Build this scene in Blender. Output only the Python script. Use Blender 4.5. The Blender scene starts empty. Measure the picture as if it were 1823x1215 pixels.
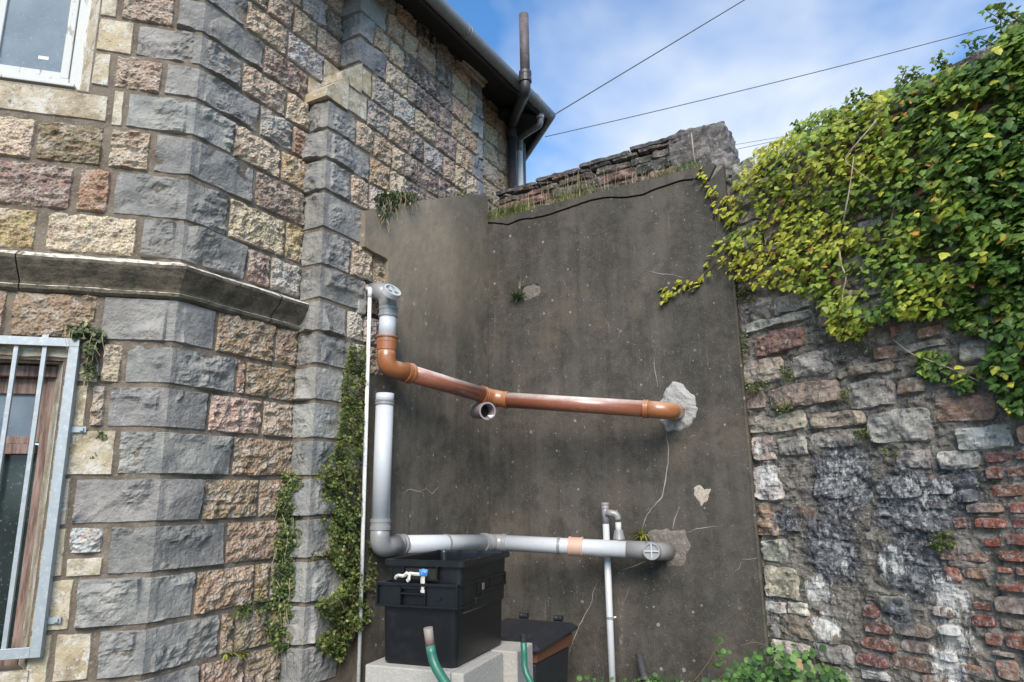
import bpy, math, random
import numpy as np
from mathutils import Vector, Matrix
rnd = random.Random(7)
RG = np.random.RandomState(11)
sc = bpy.context.scene
COL = sc.collection
# ------------------------------------------------------------------ camera
FPX = 1211.0; W0, H0 = 1823.0, 1215.0
PITCH = math.radians(12.61); ROLL = math.radians(-0.96)
CAM = np.array([0.0, 0.0, 1.85])
fw = np.array([0, math.cos(PITCH), math.sin(PITCH)]); r0 = np.array([1., 0, 0]); u0 = np.cross(r0, fw)
rt = r0*math.cos(ROLL)+u0*math.sin(ROLL); up = -r0*math.sin(ROLL)+u0*math.cos(ROLL)
cd = bpy.data.cameras.new('camera'); cam = bpy.data.objects.new('camera', cd); COL.objects.link(cam)
cd.sensor_width = 36.0; cd.lens = FPX/W0*36.0; cd.clip_start = 0.05; cd.clip_end = 3000
cam.matrix_world = Matrix(((rt[0], up[0], -fw[0], CAM[0]), (rt[1], up[1], -fw[1], CAM[1]), (rt[2], up[2], -fw[2], CAM[2]), (0, 0, 0, 1)))
sc.camera = cam
# ------------------------------------------------------------------ world, sun, exposure
SUN_EL, SUN_AZ = 38.0, 181.0      # azimuth clockwise from +y
wd = bpy.data.worlds.new('World'); sc.world = wd; wd.use_nodes = True
nt = wd.node_tree; nt.nodes.clear()
def wn(t, **k):
    n = nt.nodes.new(t)
    for a, v in k.items(): setattr(n, a, v)
    return n
sky = wn('ShaderNodeTexSky', sky_type='NISHITA', sun_disc=False, sun_elevation=math.radians(SUN_EL), sun_rotation=math.radians(SUN_AZ))
sky.air_density = 1.0; sky.dust_density = 0.2; sky.ozone_density = 1.2
tc = wn('ShaderNodeTexCoord'); sep = wn('ShaderNodeSeparateXYZ'); nt.links.new(tc.outputs['Generated'], sep.inputs[0])
addz = wn('ShaderNodeMath', operation='ADD'); nt.links.new(sep.outputs['Z'], addz.inputs[0]); addz.inputs[1].default_value = 0.35
absz = wn('ShaderNodeMath', operation='ABSOLUTE'); nt.links.new(addz.outputs[0], absz.inputs[0])
dv = wn('ShaderNodeVectorMath', operation='DIVIDE'); cmb = wn('ShaderNodeCombineXYZ')
for i in range(3): nt.links.new(absz.outputs[0], cmb.inputs[i])
nt.links.new(tc.outputs['Generated'], dv.inputs[0]); nt.links.new(cmb.outputs[0], dv.inputs[1])
mp = wn('ShaderNodeMapping'); nt.links.new(dv.outputs[0], mp.inputs['Vector'])
mp.inputs['Location'].default_value = (9.38, 4.93, 0); mp.inputs['Scale'].default_value = (1, 1, 1)
ns = wn('ShaderNodeTexNoise'); nt.links.new(mp.outputs[0], ns.inputs['Vector'])
ns.inputs['Scale'].default_value = 1.7; ns.inputs['Detail'].default_value = 5; ns.inputs['Roughness'].default_value = 0.5; ns.inputs['Distortion'].default_value = 0.2
cr = wn('ShaderNodeValToRGB'); nt.links.new(ns.outputs[0], cr.inputs[0])
cr.color_ramp.elements[0].position = 0.45; cr.color_ramp.elements[0].color = (0, 0, 0, 1)
cr.color_ramp.elements[1].position = 0.64; cr.color_ramp.elements[1].color = (1, 1, 1, 1)
mul = wn('ShaderNodeMath', operation='MULTIPLY'); nt.links.new(cr.outputs[0], mul.inputs[0]); mul.inputs[1].default_value = 0.95
skc = wn('ShaderNodeMix', data_type='RGBA', blend_type='MULTIPLY'); skc.inputs[0].default_value = 1; nt.links.new(sky.outputs[0], skc.inputs[6]); skc.inputs[7].default_value = (0.5, 0.85, 1.1, 1)
mx = wn('ShaderNodeMix', data_type='RGBA'); nt.links.new(mul.outputs[0], mx.inputs['Factor']); nt.links.new(skc.outputs[2], mx.inputs[6])
mx.inputs[7].default_value = (3.7, 4.0, 4.5, 1)
bg = wn('ShaderNodeBackground'); nt.links.new(mx.outputs[2], bg.inputs[0]); bg.inputs[1].default_value = 0.13
ow = wn('ShaderNodeOutputWorld'); nt.links.new(bg.outputs[0], ow.inputs[0])
sd = bpy.data.lights.new('sun', 'SUN'); sun = bpy.data.objects.new('sun', sd); COL.objects.link(sun)
sd.energy = 2.7; sd.angle = math.radians(34); sd.color = (1, 0.90, 0.77)
az, el = math.radians(SUN_AZ), math.radians(SUN_EL)
sv = Vector((math.sin(az)*math.cos(el), math.cos(az)*math.cos(el), math.sin(el)))
sun.rotation_euler = sv.to_track_quat('Z', 'Y').to_euler(); sun.location = (0, -10, 20)
sc.view_settings.view_transform = 'Standard'; sc.view_settings.look = 'None'; sc.view_settings.gamma = 1
sc.view_settings.exposure = 0.9
sc.view_settings.use_curve_mapping = False

# ------------------------------------------------------------------ geometry helpers
UZ = np.array([0, 0, 1.])
def ray(x, y): return (x-911.5)/FPX*rt-(y-607.5)/FPX*up+fw
def P3(x, y, d): return CAM+ray(x, y)*d           # pixel + distance along the view axis -> world point
def PY(x, y, Y):                                   # pixel + world depth (y) -> point
    r = ray(x, y); return CAM+r*(Y/r[1])
class Plane:
    """vertical wall plane; s grows to the right, n faces the yard"""
    def __init__(s, o, deg):
        a = math.radians(deg); s.o = np.array(o, float); s.d = np.array([math.sin(a), math.cos(a)])
        s.n = np.array([s.d[1], -s.d[0]])
    def at(s, S, Z, off=0.0):
        S = np.asarray(S, float); Z = np.asarray(Z, float); off = np.asarray(off, float)+0*S
        return np.stack([s.o[0]+s.d[0]*S+s.n[0]*off, s.o[1]+s.d[1]*S+s.n[1]*off, Z+0*S], -1)
    def hit(s, x, y, off=0.0):
        r = ray(x, y); o = s.o+s.n*off; t = ((o-CAM[:2])@s.n)/(r[:2]@s.n); p = CAM+t*r
        return float((p[:2]-o)@s.d), float(p[2])
    def n3(s): return np.array([s.n[0], s.n[1], 0.0])
    def d3(s): return np.array([s.d[0], s.d[1], 0.0])
_r = ray(862, 700); C = (_r/_r[1]*5.45)[:2]
PD = Plane(C, 28); PH = Plane(C, 120)
SA = -1.877                                          # pillar arris on D
ARR = PD.o+PD.d*SA
PL = Plane(ARR, 120); WL = 0.163
B0 = ARR-PL.d*WL
PB = Plane(B0, 28); SB = -0.79
AB = PB.o+PB.d*SB
PA = Plane(AB, 73)
HW = 2.02                                            # width of the rendered wall
PI_ = Plane(PH.o+PH.d*HW-PH.n*0.05, 149)
PE = Plane(C-PD.n*0.16, 28)

def _hash(ix, iy, iz, seed):
    h = (ix*374761393+iy*668265263+iz*2147483647+seed*1274126177) & 0xffffffff
    h = ((h ^ (h >> 13))*1274126177) & 0xffffffff
    return ((h ^ (h >> 16)) & 0xffff)/65535.0
def vnoise(p, seed=0):
    p = np.asarray(p, float); i = np.floor(p).astype(np.int64); f = p-i; f = f*f*(3-2*f)
    r = 0
    for dx in (0, 1):
        for dy in (0, 1):
            for dz in (0, 1):
                w = (f[..., 0] if dx else 1-f[..., 0])*(f[..., 1] if dy else 1-f[..., 1])*(f[..., 2] if dz else 1-f[..., 2])
                r = r+w*_hash(i[..., 0]+dx, i[..., 1]+dy, i[..., 2]+dz, seed)
    return r
def fbm(p, oct=4, seed=0, rough=0.5):
    a, t, r = 1.0, 0.0, 0.0
    for o in range(oct):
        r = r+a*vnoise(np.asarray(p)*(2**o)+o*17.3, seed+o); t += a; a *= rough
    return r/t
def ridge(p, oct=4, seed=0):
    a, t, r = 1.0, 0.0, 0.0
    for o in range(oct):
        r = r+a*(1-np.abs(2*vnoise(np.asarray(p)*(2**o)+o*9.1, seed+o)-1)); t += a; a *= 0.55
    return r/t
def sstep(x): x = np.clip(x, 0, 1); return x*x*(3-2*x)

def mk(name, verts, faces, mat, parent=None, smooth=False, col=None, center=True, kind=None, mats=None, midx=None):
    v = np.asarray(verts, float)
    loc = v.mean(0) if center else np.zeros(3)
    me = bpy.data.meshes.new(name); me.from_pydata((v-loc).tolist(), [], [list(map(int, f)) for f in faces])
    if mats:
        for m in mats: me.materials.append(m)
        if midx is not None: me.polygons.foreach_set('material_index', np.asarray(midx, np.int32))
    elif mat: me.materials.append(mat)
    if smooth: me.polygons.foreach_set('use_smooth', [True]*len(me.polygons))
    me.update()
    o = bpy.data.objects.new(name, me); COL.objects.link(o)
    o.location = loc
    if parent is not None:
        o.parent = parent; o.location = Vector(loc)-WLOC.get(parent.name, Vector((0, 0, 0)))
        WLOC[o.name] = Vector(loc)
    else: WLOC[o.name] = Vector(loc)
    if col is not None: o.color = (*col, 1)
    if kind: o['kind'] = kind
    return o
WLOC = {}
def thing(name, label, cat, loc=(0, 0, 0), group=None):
    o = bpy.data.objects.new(name, None); COL.objects.link(o); o.location = loc; o.empty_display_size = 0.1
    WLOC[o.name] = Vector(loc); o['label'] = label; o['category'] = cat
    if group: o['group'] = group
    return o
def tag(o, label, cat, group=None):
    o['label'] = label; o['category'] = cat
    if group: o['group'] = group
    return o
def grid_faces(nu, nv):
    i = np.arange(nu*nv).reshape(nv, nu)
    return np.stack([i[:-1, :-1], i[:-1, 1:], i[1:, 1:], i[1:, :-1]], -1).reshape(-1, 4)
def box_vf(o, a, b, c):
    """box from corner o with edge vectors a,b,c"""
    o, a, b, c = map(lambda q: np.asarray(q, float), (o, a, b, c))
    v = [o, o+a, o+a+b, o+b, o+c, o+a+c, o+a+b+c, o+b+c]
    f = [(0, 3, 2, 1), (4, 5, 6, 7), (0, 1, 5, 4), (1, 2, 6, 5), (2, 3, 7, 6), (3, 0, 4, 7)]
    return v, f
def boxes(name, lst, mat, parent=None, bevel=0.0, **k):
    V, Fc = [], []
    for q in lst:
        v, f = box_vf(*q); n = len(V); V += v; Fc += [tuple(i+n for i in t) for t in f]
    o = mk(name, V, Fc, mat, parent, **k)
    if bevel:
        m = o.modifiers.new('bevel', 'BEVEL'); m.width = bevel; m.segments = 2; m.limit_method = 'ANGLE'
    return o
def pbox(pl, s0, s1, z0, z1, o0, o1):
    """box on a wall plane (s range, z range, offset range)"""
    return (pl.at(s0, z0, o0), pl.d3()*(s1-s0), pl.n3()*(o1-o0), np.array([0, 0, z1-z0]))
def fillet(pts, rad, seg=8):
    pts = [np.asarray(p, float) for p in pts]; out = [pts[0]]
    for i in range(1, len(pts)-1):
        a, b, c = pts[i-1], pts[i], pts[i+1]; u = a-b; v = c-b; lu, lv = np.linalg.norm(u), np.linalg.norm(v); u /= lu; v /= lv
        r = min(rad, lu*0.49, lv*0.49); p, q = b+u*r, b+v*r
        for k in range(seg+1):
            t = k/seg; out.append((1-t)**2*p+2*t*(1-t)*b+t*t*q)
    out.append(pts[-1]); return out
def tube_vf(path, rad, seg=16, caps=True, off=0):
    path = [np.asarray(p, float) for p in path]; n = len(path)
    rad = [rad]*n if np.isscalar(rad) else rad
    T = []
    for i in range(n):
        t = path[min(i+1, n-1)]-path[max(i-1, 0)]; T.append(t/(np.linalg.norm(t)+1e-12))
    a = np.array([0, 0, 1.]) if abs(T[0][2]) < 0.9 else np.array([1., 0, 0])
    N = np.cross(T[0], a); N /= np.linalg.norm(N); V = []
    for i in range(n):
        N = N-T[i]*(N@T[i]); N /= np.linalg.norm(N); Bn = np.cross(T[i], N)
        for k in range(seg):
            w = 2*math.pi*k/seg; V.append(path[i]+rad[i]*(math.cos(w)*N+math.sin(w)*Bn))
    Fc = []
    for i in range(n-1):
        for k in range(seg):
            k2 = (k+1) % seg; Fc.append((off+i*seg+k, off+i*seg+k2, off+(i+1)*seg+k2, off+(i+1)*seg+k))
    if caps:
        Fc.append(tuple(off+k for k in range(seg))[::-1]); Fc.append(tuple(off+(n-1)*seg+k for k in range(seg)))
    return V, Fc
def tube(name, path, rad, mat, parent=None, seg=20, caps=True, smooth=True, **k):
    V, Fc = tube_vf(path, rad, seg, caps); o = mk(name, V, Fc, mat, parent, smooth=False, **k)
    if smooth:
        me = o.data; me.polygons.foreach_set('use_smooth', [len(p.vertices) == 4 for p in me.polygons]); me.update()
    return o
def ringpath(p, d, ln, r, prof):
    """lathe-like profile along d: prof list of (t along 0..1, radius factor)"""
    p = np.asarray(p, float); d = np.asarray(d, float); d = d/np.linalg.norm(d)
    return [p+d*ln*(t-0.5) for t, _ in prof], [r*q for _, q in prof]
def collar(name, p, d, ln, r, mat, parent, prof=((0, .9), (0, 1), (.3, 1), (.34, .95), (.66, .95), (.7, 1), (1, 1), (1, .9))):
    pa, ra = ringpath(p, d, ln, r, prof)
    return lathe(name, pa, ra, d, mat, parent)
def lathe(name, pa, ra, d, mat, parent, seg=28, caps=True):
    d = np.asarray(d, float); d = d/np.linalg.norm(d); a = np.array([0, 0, 1.]) if abs(d[2]) < .9 else np.array([1., 0, 0])
    N = np.cross(d, a); N /= np.linalg.norm(N); B_ = np.cross(d, N); V, Fc = [], []
    for p_, r_ in zip(pa, ra):
        for k in range(seg): w = 2*math.pi*k/seg; V.append(p_+r_*(math.cos(w)*N+math.sin(w)*B_))
    for i in range(len(pa)-1):
        for k in range(seg): k2 = (k+1) % seg; Fc.append((i*seg+k, i*seg+k2, (i+1)*seg+k2, (i+1)*seg+k))
    if caps: Fc += [tuple(range(seg))[::-1], tuple((len(pa)-1)*seg+k for k in range(seg))]
    return mk(name, V, Fc, mat, parent)
def spread(polys, n, seed):
    """n random points inside a 2-D polygon"""
    r = np.random.RandomState(seed); P = np.array(polys, float); lo, hi = P.min(0), P.max(0); out = []
    while len(out) < n:
        q = lo+(hi-lo)*r.rand(2)
        if inpoly(q, P): out.append(q)
    return np.array(out)
def inpoly(q, P):
    x, y = q; c = False; j = len(P)-1
    for i in range(len(P)):
        if (P[i][1] > y) != (P[j][1] > y) and x < (P[j][0]-P[i][0])*(y-P[i][1])/(P[j][1]-P[i][1])+P[i][0]: c = not c
        j = i
    return c

# ------------------------------------------------------------------ materials
class NB:
    def __init__(s, name):
        s.m = bpy.data.materials.new(name); s.m.use_nodes = True; s.t = s.m.node_tree
        s.b = s.t.nodes['Principled BSDF']; s.b.inputs['Roughness'].default_value = 0.85
        g = s.t.nodes.new('ShaderNodeNewGeometry'); s.pos = g.outputs['Position']; s.nrm = g.outputs['Normal']
    def n(s, t, **k):
        n = s.t.nodes.new(t)
        for a, v in k.items(): setattr(n, a, v)
        return n
    def L(s, a, b): s.t.links.new(a, b)
    def setv(s, sock, v):
        if hasattr(v, 'links') or isinstance(v, bpy.types.NodeSocket): s.L(v, sock)
        else: sock.default_value = v
    def objcol(s): return s.n('ShaderNodeObjectInfo').outputs['Color']
    def objrand(s): return s.n('ShaderNodeObjectInfo').outputs['Random']
    def scale(s, v, sc3, loc=(0, 0, 0), rot=(0, 0, 0)):
        m = s.n('ShaderNodeMapping'); s.L(v, m.inputs[0]); m.inputs['Scale'].default_value = sc3; m.inputs['Location'].default_value = loc; m.inputs['Rotation'].default_value = rot; return m.outputs[0]
    def noise(s, sc, det=4, ro=0.55, vec=None, dist=0.0, out=0):
        n = s.n('ShaderNodeTexNoise'); s.L(vec if vec is not None else s.pos, n.inputs['Vector'])
        n.inputs['Scale'].default_value = sc; n.inputs['Detail'].default_value = det; n.inputs['Roughness'].default_value = ro; n.inputs['Distortion'].default_value = dist
        return n.outputs[out]
    def voro(s, sc, out='Distance', feat='F1', vec=None, rnd_=1.0):
        n = s.n('ShaderNodeTexVoronoi', feature=feat); s.L(vec if vec is not None else s.pos, n.inputs['Vector']); n.inputs['Scale'].default_value = sc; n.inputs['Randomness'].default_value = rnd_
        return n.outputs[out]
    def ramp(s, f, a, b, ca=(0, 0, 0, 1), cb=(1, 1, 1, 1)):
        n = s.n('ShaderNodeValToRGB'); s.L(f, n.inputs[0]); e = n.color_ramp.elements; e[0].position = a; e[1].position = b; e[0].color = ca; e[1].color = cb; return n.outputs[0]
    def rng(s, f, a, b, c=0.0, d=1.0):
        n = s.n('ShaderNodeMapRange'); n.clamp = True; s.setv(n.inputs[0], f)
        for i, v in enumerate((a, b, c, d)): n.inputs[i+1].default_value = v
        return n.outputs[0]
    def mix(s, f, a, b, bt='MIX'):
        n = s.n('ShaderNodeMix', data_type='RGBA', blend_type=bt); s.setv(n.inputs[0], f)
        for i, v in ((6, a), (7, b)):
            if isinstance(v, tuple): v = (*v[:3], 1)
            s.setv(n.inputs[i], v)
        return n.outputs[2]
    def ma(s, op, a, b=0.0, c=0.0):
        n = s.n('ShaderNodeMath', operation=op)
        for i, v in enumerate((a, b, c)): s.setv(n.inputs[i], v)
        return n.outputs[0]
    def hsv(s, c, h=0.5, sa=1.0, v=1.0):
        n = s.n('ShaderNodeHueSaturation'); s.L(c, n.inputs['Color']); s.setv(n.inputs['Hue'], h); s.setv(n.inputs['Saturation'], sa); s.setv(n.inputs['Value'], v); return n.outputs[0]
    def dist(s, p):
        n = s.n('ShaderNodeVectorMath', operation='DISTANCE'); s.L(s.pos, n.inputs[0]); n.inputs[1].default_value = tuple(float(q) for q in p); return n.outputs['Value']
    def zc(s):
        n = s.n('ShaderNodeSeparateXYZ'); s.L(s.pos, n.inputs[0]); return n.outputs
    def bump(s, h, d=0.01, st=1.0):
        n = s.n('ShaderNodeBump'); s.L(h, n.inputs['Height']); n.inputs['Distance'].default_value = d; n.inputs['Strength'].default_value = st; s.L(n.outputs[0], s.b.inputs['Normal'])
    def done(s, col, rough=None, metal=None, spec=None):
        s.setv(s.b.inputs['Base Color'], (*col[:3], 1) if isinstance(col, tuple) else col)
        if rough is not None: s.setv(s.b.inputs['Roughness'], rough)
        if metal is not None: s.setv(s.b.inputs['Metallic'], metal)
        if spec is not None: s.setv(s.b.inputs['Specular IOR Level'], spec)
        return s.m

def m_cong():
    m = NB('conglomerate_stone'); c = m.objcol()
    c = m.mix(m.ma('MULTIPLY', m.ramp(m.noise(16, 5, .65), .47, .60), .75), c, (.52, .45, .37))
    c = m.mix(m.ma('MULTIPLY', m.ramp(m.noise(9, 4, .6, dist=.6), .57, .68), .6), c, (.29, .185, .125))
    c = m.mix(m.ma('MULTIPLY', m.ramp(m.noise(30, 3, .6), .56, .64), .6), c, (.45, .28, .18))
    v = m.voro(95, 'Color'); c = m.mix(.42, c, m.mix(1.0, c, m.rng(m.noise(110, 2), .3, .7, .25, 1.9), 'MULTIPLY'))
    c = m.mix(m.ma('MULTIPLY', m.ramp(m.noise(45, 3, .7), .60, .68), .6), c, (.07, .055, .05))
    h = m.ma('ADD', m.noise(55, 6, .7), m.ma('MULTIPLY', m.voro(70), .6)); m.bump(h, .018, 1.0)
    return m.done(c, .92)
def m_lime():
    m = NB('grey_limestone'); c = m.objcol()
    c = m.mix(m.ramp(m.noise(7, 6, .65), .35, .7), m.mix(1.0, c, (.66, .68, .71), 'MULTIPLY'), m.mix(1.0, c, (1.4, 1.38, 1.33), 'MULTIPLY'))
    c = m.mix(m.ma('MULTIPLY', m.ramp(m.noise(26, 5, .7), .58, .68), .5), c, (.42, .41, .38))
    vn = m.voro(9, 'Distance', 'DISTANCE_TO_EDGE', vec=m.scale(m.pos, (1, 1, 1.6), rot=(.4, .2, .6)))
    c = m.mix(m.ma('MULTIPLY', m.ma('MULTIPLY', m.ramp(vn, .0, .012, (1, 1, 1, 1), (0, 0, 0, 1)), m.ramp(m.noise(5), .5, .6)), .7), c, (.55, .54, .52))
    c = m.mix(m.ma('MULTIPLY', m.ramp(m.noise(3, 3), .55, .75), .35), c, (.30, .26, .20))
    h = m.ma('ADD', m.noise(40, 6, .68), m.noise(14, 4, .6)); m.bump(h, .016, 1.0)
    return m.done(c, .8)
def m_buff():
    m = NB('buff_sandstone'); c = m.objcol()
    c = m.mix(m.ramp(m.noise(6, 5, .65), .4, .62), c, (.56, .50, .40))
    c = m.mix(m.ma('MULTIPLY', m.ramp(m.noise(11, 6, .72), .50, .62), .75), c, (.24, .19, .125))
    c = m.mix(m.ma('MULTIPLY', m.ramp(m.noise(17, 6, .75, vec=m.scale(m.pos, (1, 1, 1), (2, 2, 2))), .53, .60), .8), c, (.60, .58, .53))
    c = m.mix(m.ma('MULTIPLY', m.ramp(m.noise(60, 3, .7), .62, .68), .7), c, (.10, .09, .08))
    h = m.ma('ADD', m.noise(80, 4, .7), m.noise(16, 4, .6)); m.bump(h, .008, .9)
    return m.done(c, .92)
def m_string():
    m = NB('weathered_string_course')
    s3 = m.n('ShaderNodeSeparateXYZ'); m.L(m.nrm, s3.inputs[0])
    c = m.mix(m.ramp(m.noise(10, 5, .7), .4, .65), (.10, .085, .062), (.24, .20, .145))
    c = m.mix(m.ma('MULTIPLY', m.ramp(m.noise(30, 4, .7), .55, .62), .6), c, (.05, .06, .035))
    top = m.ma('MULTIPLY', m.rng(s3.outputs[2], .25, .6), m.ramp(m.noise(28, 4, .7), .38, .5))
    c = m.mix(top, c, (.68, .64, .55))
    m.bump(m.noise(50, 5, .7), .012, 1); return m.done(c, .95)
def m_mortar():
    m = NB('brown_pointing_mortar')
    c = m.mix(m.ramp(m.noise(9, 5), .35, .7), (.12, .095, .072), (.235, .195, .15))
    c = m.mix(m.ma('MULTIPLY', m.ramp(m.noise(90, 3), .6, .7), .6), c, (.40, .36, .30))
    m.bump(m.noise(70, 5, .7), .01, 1); return m.done(c, .97)
def m_render(name, lo, hi, pale, sp=.55, beige=False):
    m = NB(name)
    st = m.noise(1.0, 6, .62, vec=m.scale(m.pos, (3.2, 3.2, .5)), dist=.25)
    c = m.mix(m.ramp(st, .34, .64), lo, hi)
    st2 = m.noise(1.0, 5, .65, vec=m.scale(m.pos, (13, 13, .6), (3, 1, 0)))
    c = m.mix(m.ma('MULTIPLY', m.ramp(st2, .48, .68), .6), c, tuple(.5*q for q in lo))
    c = m.mix(m.ma('MULTIPLY', m.ramp(m.noise(1.9, 5), .46, .64), .6), c, tuple(q*k for q, k in zip(lo, (.75, .85, .68))))
    c = m.mix(m.ma('MULTIPLY', m.ramp(m.noise(2.7, 5, .6, vec=m.scale(m.pos, (1, 1, .8), (7, 3, 1))), .52, .68), .5), c, tuple(min(1, q*k) for q, k in zip(hi, (1.25, 1.12, .95))))
    c = m.mix(m.ma('MULTIPLY', m.ramp(m.noise(22, 4, .7), .42, .62), .35), c, hi)
    c = m.mix(m.ma('MULTIPLY', m.ramp(m.noise(5, 6, .72), .50, .60), .5), c, tuple(.62*q for q in lo))
    c = m.mix(m.ma('MULTIPLY', m.ramp(m.noise(8, 6, .75, vec=m.scale(m.pos, (1, 1, 1), (5, 2, 8))), .56, .68), .35), c, tuple(1.35*q for q in hi))
    c = m.mix(m.ma('MULTIPLY', m.ramp(m.noise(60, 4, .75), .56, .66), .25), c, tuple(.5*q for q in lo))
    c = m.mix(m.ma('MULTIPLY', m.ramp(m.noise(120, 3, .7), .58, .68), .18), c, pale)
    if beige:
        s_, z_ = PD.hit(735, 400, .03); q = PD.at(s_, z_, .03); g = m.rng(m.ma('ADD', m.dist(q), m.ma('MULTIPLY', m.noise(2.2, 4), -.7)), -.10, .75, 1, 0)
        c = m.mix(g, c, m.mix(m.noise(9, 5, .7), (.20, .165, .12), (.36, .30, .215)))
    for scl, off_, amt, thr in ((15, 0, .5, sp), (38, 4, .5, .45), (80, 9, .5, .45)):
        vv = m.scale(m.pos, (1, 1, 1), (off_, off_, off_))
        sepc = m.n('ShaderNodeSeparateColor'); m.L(m.voro(scl, 'Color', vec=vv), sepc.inputs[0])
        sz = m.rng(sepc.outputs[0], .4, 1, .03, .20)
        dots = m.ma('MULTIPLY', m.ma('LESS_THAN', m.ma('ADD', m.voro(scl, vec=vv), m.ma('MULTIPLY', m.noise(60), .06)), m.ma('ADD', sz, .03)), m.ma('GREATER_THAN', sepc.outputs[1], thr))
        c = m.mix(m.ma('MULTIPLY', m.ma('MULTIPLY', dots, m.ramp(m.noise(2.6, 3, vec=vv), .36, .54)), amt), c, pale)
    streak = m.noise(1.0, 5, .7, vec=m.scale(m.pos, (26, 26, 2.2), (1, 5, 2)))
    c = m.mix(m.ma('MULTIPLY', m.ma('MULTIPLY', m.ma('MULTIPLY', m.ramp(streak, .58, .64), m.ramp(m.noise(40, 3, .8), .48, .6)), m.ramp(m.noise(1.7), .50, .64)), .4), c, pale)
    h = m.ma('ADD', m.noise(130, 4, .7), m.ma('MULTIPLY', m.noise(7, 4), 3.5)); m.bump(h, .004, .8)
    return m.done(c, .9)
def wash(m, c):
    """lime run-off, black crust and moss that lie over the old garden wall"""
    g = None
    for (x, y, r, k) in ((1455, 1050, .13, 1), (1470, 1110, .14, 1), (1690, 1060, .15, 1), (1695, 1130, .15, 1), (1690, 1190, .14, 1), (1365, 850, .13, 1), (1350, 800, .1, .7), (1590, 1000, .12, .9), (1500, 1010, .1, .7), (1650, 870, .16, .6), (1500, 830, .18, .55), (1740, 780, .14, .7), (1370, 1080, .12, .8)):
        S_, Z_ = PI_.hit(x, y); p = PI_.at(S_, Z_, .01)
        q = m.rng(m.dist(p), 0, r, k, 0)
        g = q if g is None else m.ma('MAXIMUM', g, q)
    zone = None
    for (x, y, r, k) in ((1500, 860, .28, 1), (1620, 900, .28, 1), (1480, 980, .25, 1), (1620, 1010, .22, 1), (1400, 930, .15, .6), (1600, 1090, .12, .8), (1700, 870, .2, .7)):
        S_, Z_ = PI_.hit(x, y); p = PI_.at(S_, Z_, .01)
        q = m.rng(m.dist(p), r*.35, r, k, 0)
        zone = q if zone is None else m.ma('MAXIMUM', zone, q)
    run = m.noise(22, 8, .82, vec=m.scale(m.pos, (1, 1, .38)), dist=.2)
    c = m.mix(m.ma('MULTIPLY', m.rng(m.ma('ADD', m.noise(14, 5, .65), m.ma('MULTIPLY', zone, .50)), .62, .74), .92), c, m.mix(m.ramp(m.noise(25, 5, .7), .4, .62), (.035, .037, .042), (.17, .175, .19)))
    c = m.mix(m.ma('MULTIPLY', m.rng(m.ma('ADD', m.noise(32, 5, .75), m.ma('MULTIPLY', zone, .12)), .60, .68), .7), c, (.48, .49, .50))
    f = m.rng(m.ma('ADD', m.ma('MULTIPLY', run, 1.7), m.ma('MULTIPLY', g, .46)), 1.04, 1.15)
    c = m.mix(m.ma('MULTIPLY', f, .92), c, m.mix(m.noise(60), (.55, .55, .53), (.82, .81, .77)))
    return c
def m_rubble():
    m = NB('old_rubble_stone'); c = m.objcol()
    c = m.mix(m.ramp(m.noise(12, 5, .65), .4, .66), m.mix(1.0, c, (.6, .6, .6), 'MULTIPLY'), m.mix(1.0, c, (1.45, 1.42, 1.38), 'MULTIPLY'))
    c = m.mix(m.ma('MULTIPLY', m.ramp(m.noise(38, 5, .75), .56, .64), .75), c, (.50, .49, .46))
    c = m.mix(m.ma('MULTIPLY', m.ramp(m.noise(50, 4, .75, vec=m.scale(m.pos, (1, 1, 1), (4, 4, 4))), .58, .65), .7), c, (.045, .04, .038))
    c = m.mix(m.ma('MULTIPLY', m.ramp(m.noise(5, 4, .6), .56, .7), .4), c, (.22, .10, .06))
    c = wash(m, c)
    m.bump(m.ma('ADD', m.noise(45, 6, .72), m.noise(15, 4)), .018, 1); return m.done(c, .93)
def m_lichen():
    m = NB('lichened_grey_stone'); c = m.objcol()
    c = m.mix(m.ramp(m.noise(14, 5, .65), .4, .66), m.mix(1.0, c, (.5, .5, .52), 'MULTIPLY'), m.mix(1.0, c, (1.5, 1.45, 1.4), 'MULTIPLY'))
    c = m.mix(m.ma('MULTIPLY', m.ramp(m.noise(38, 5, .75), .56, .64), .7), c, (.42, .41, .38))
    m.bump(m.noise(45, 6, .72), .02, 1); return m.done(c, .93)
def m_oldmortar():
    m = NB('old_dark_mortar')
    c = m.mix(m.ramp(m.noise(14, 5, .7), .38, .64), (.10, .09, .076), (.34, .31, .265))
    c = m.mix(m.ma('MULTIPLY', m.ramp(m.noise(40, 5, .75), .56, .64), .7), c, (.42, .41, .38))
    c = m.mix(m.ma('MULTIPLY', m.ramp(m.noise(6, 4), .58, .68), .6), c, (.045, .055, .02))
    c = wash(m, c)
    m.bump(m.ma('ADD', m.noise(40, 6, .75), m.noise(13, 4)), .025, 1); return m.done(c, .95)
def m_brick():
    m = NB('worn_red_brick'); c = m.objcol()
    c = m.mix(m.ramp(m.noise(26, 5, .7), .42, .62), m.mix(1.0, c, (.6, .55, .55), 'MULTIPLY'), m.mix(1.0, c, (1.3, 1.15, 1.05), 'MULTIPLY'))
    c = m.mix(m.ma('MULTIPLY', m.ramp(m.noise(34, 6, .78), .51, .60), .75), c, (.42, .38, .35))
    c = m.mix(m.ma('MULTIPLY', m.ramp(m.noise(33, 4, .7), .6, .68), .7), c, (.06, .05, .05))
    c = wash(m, c)
    m.bump(m.noise(70, 5, .72), .01, 1); return m.done(c, .92)
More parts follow.
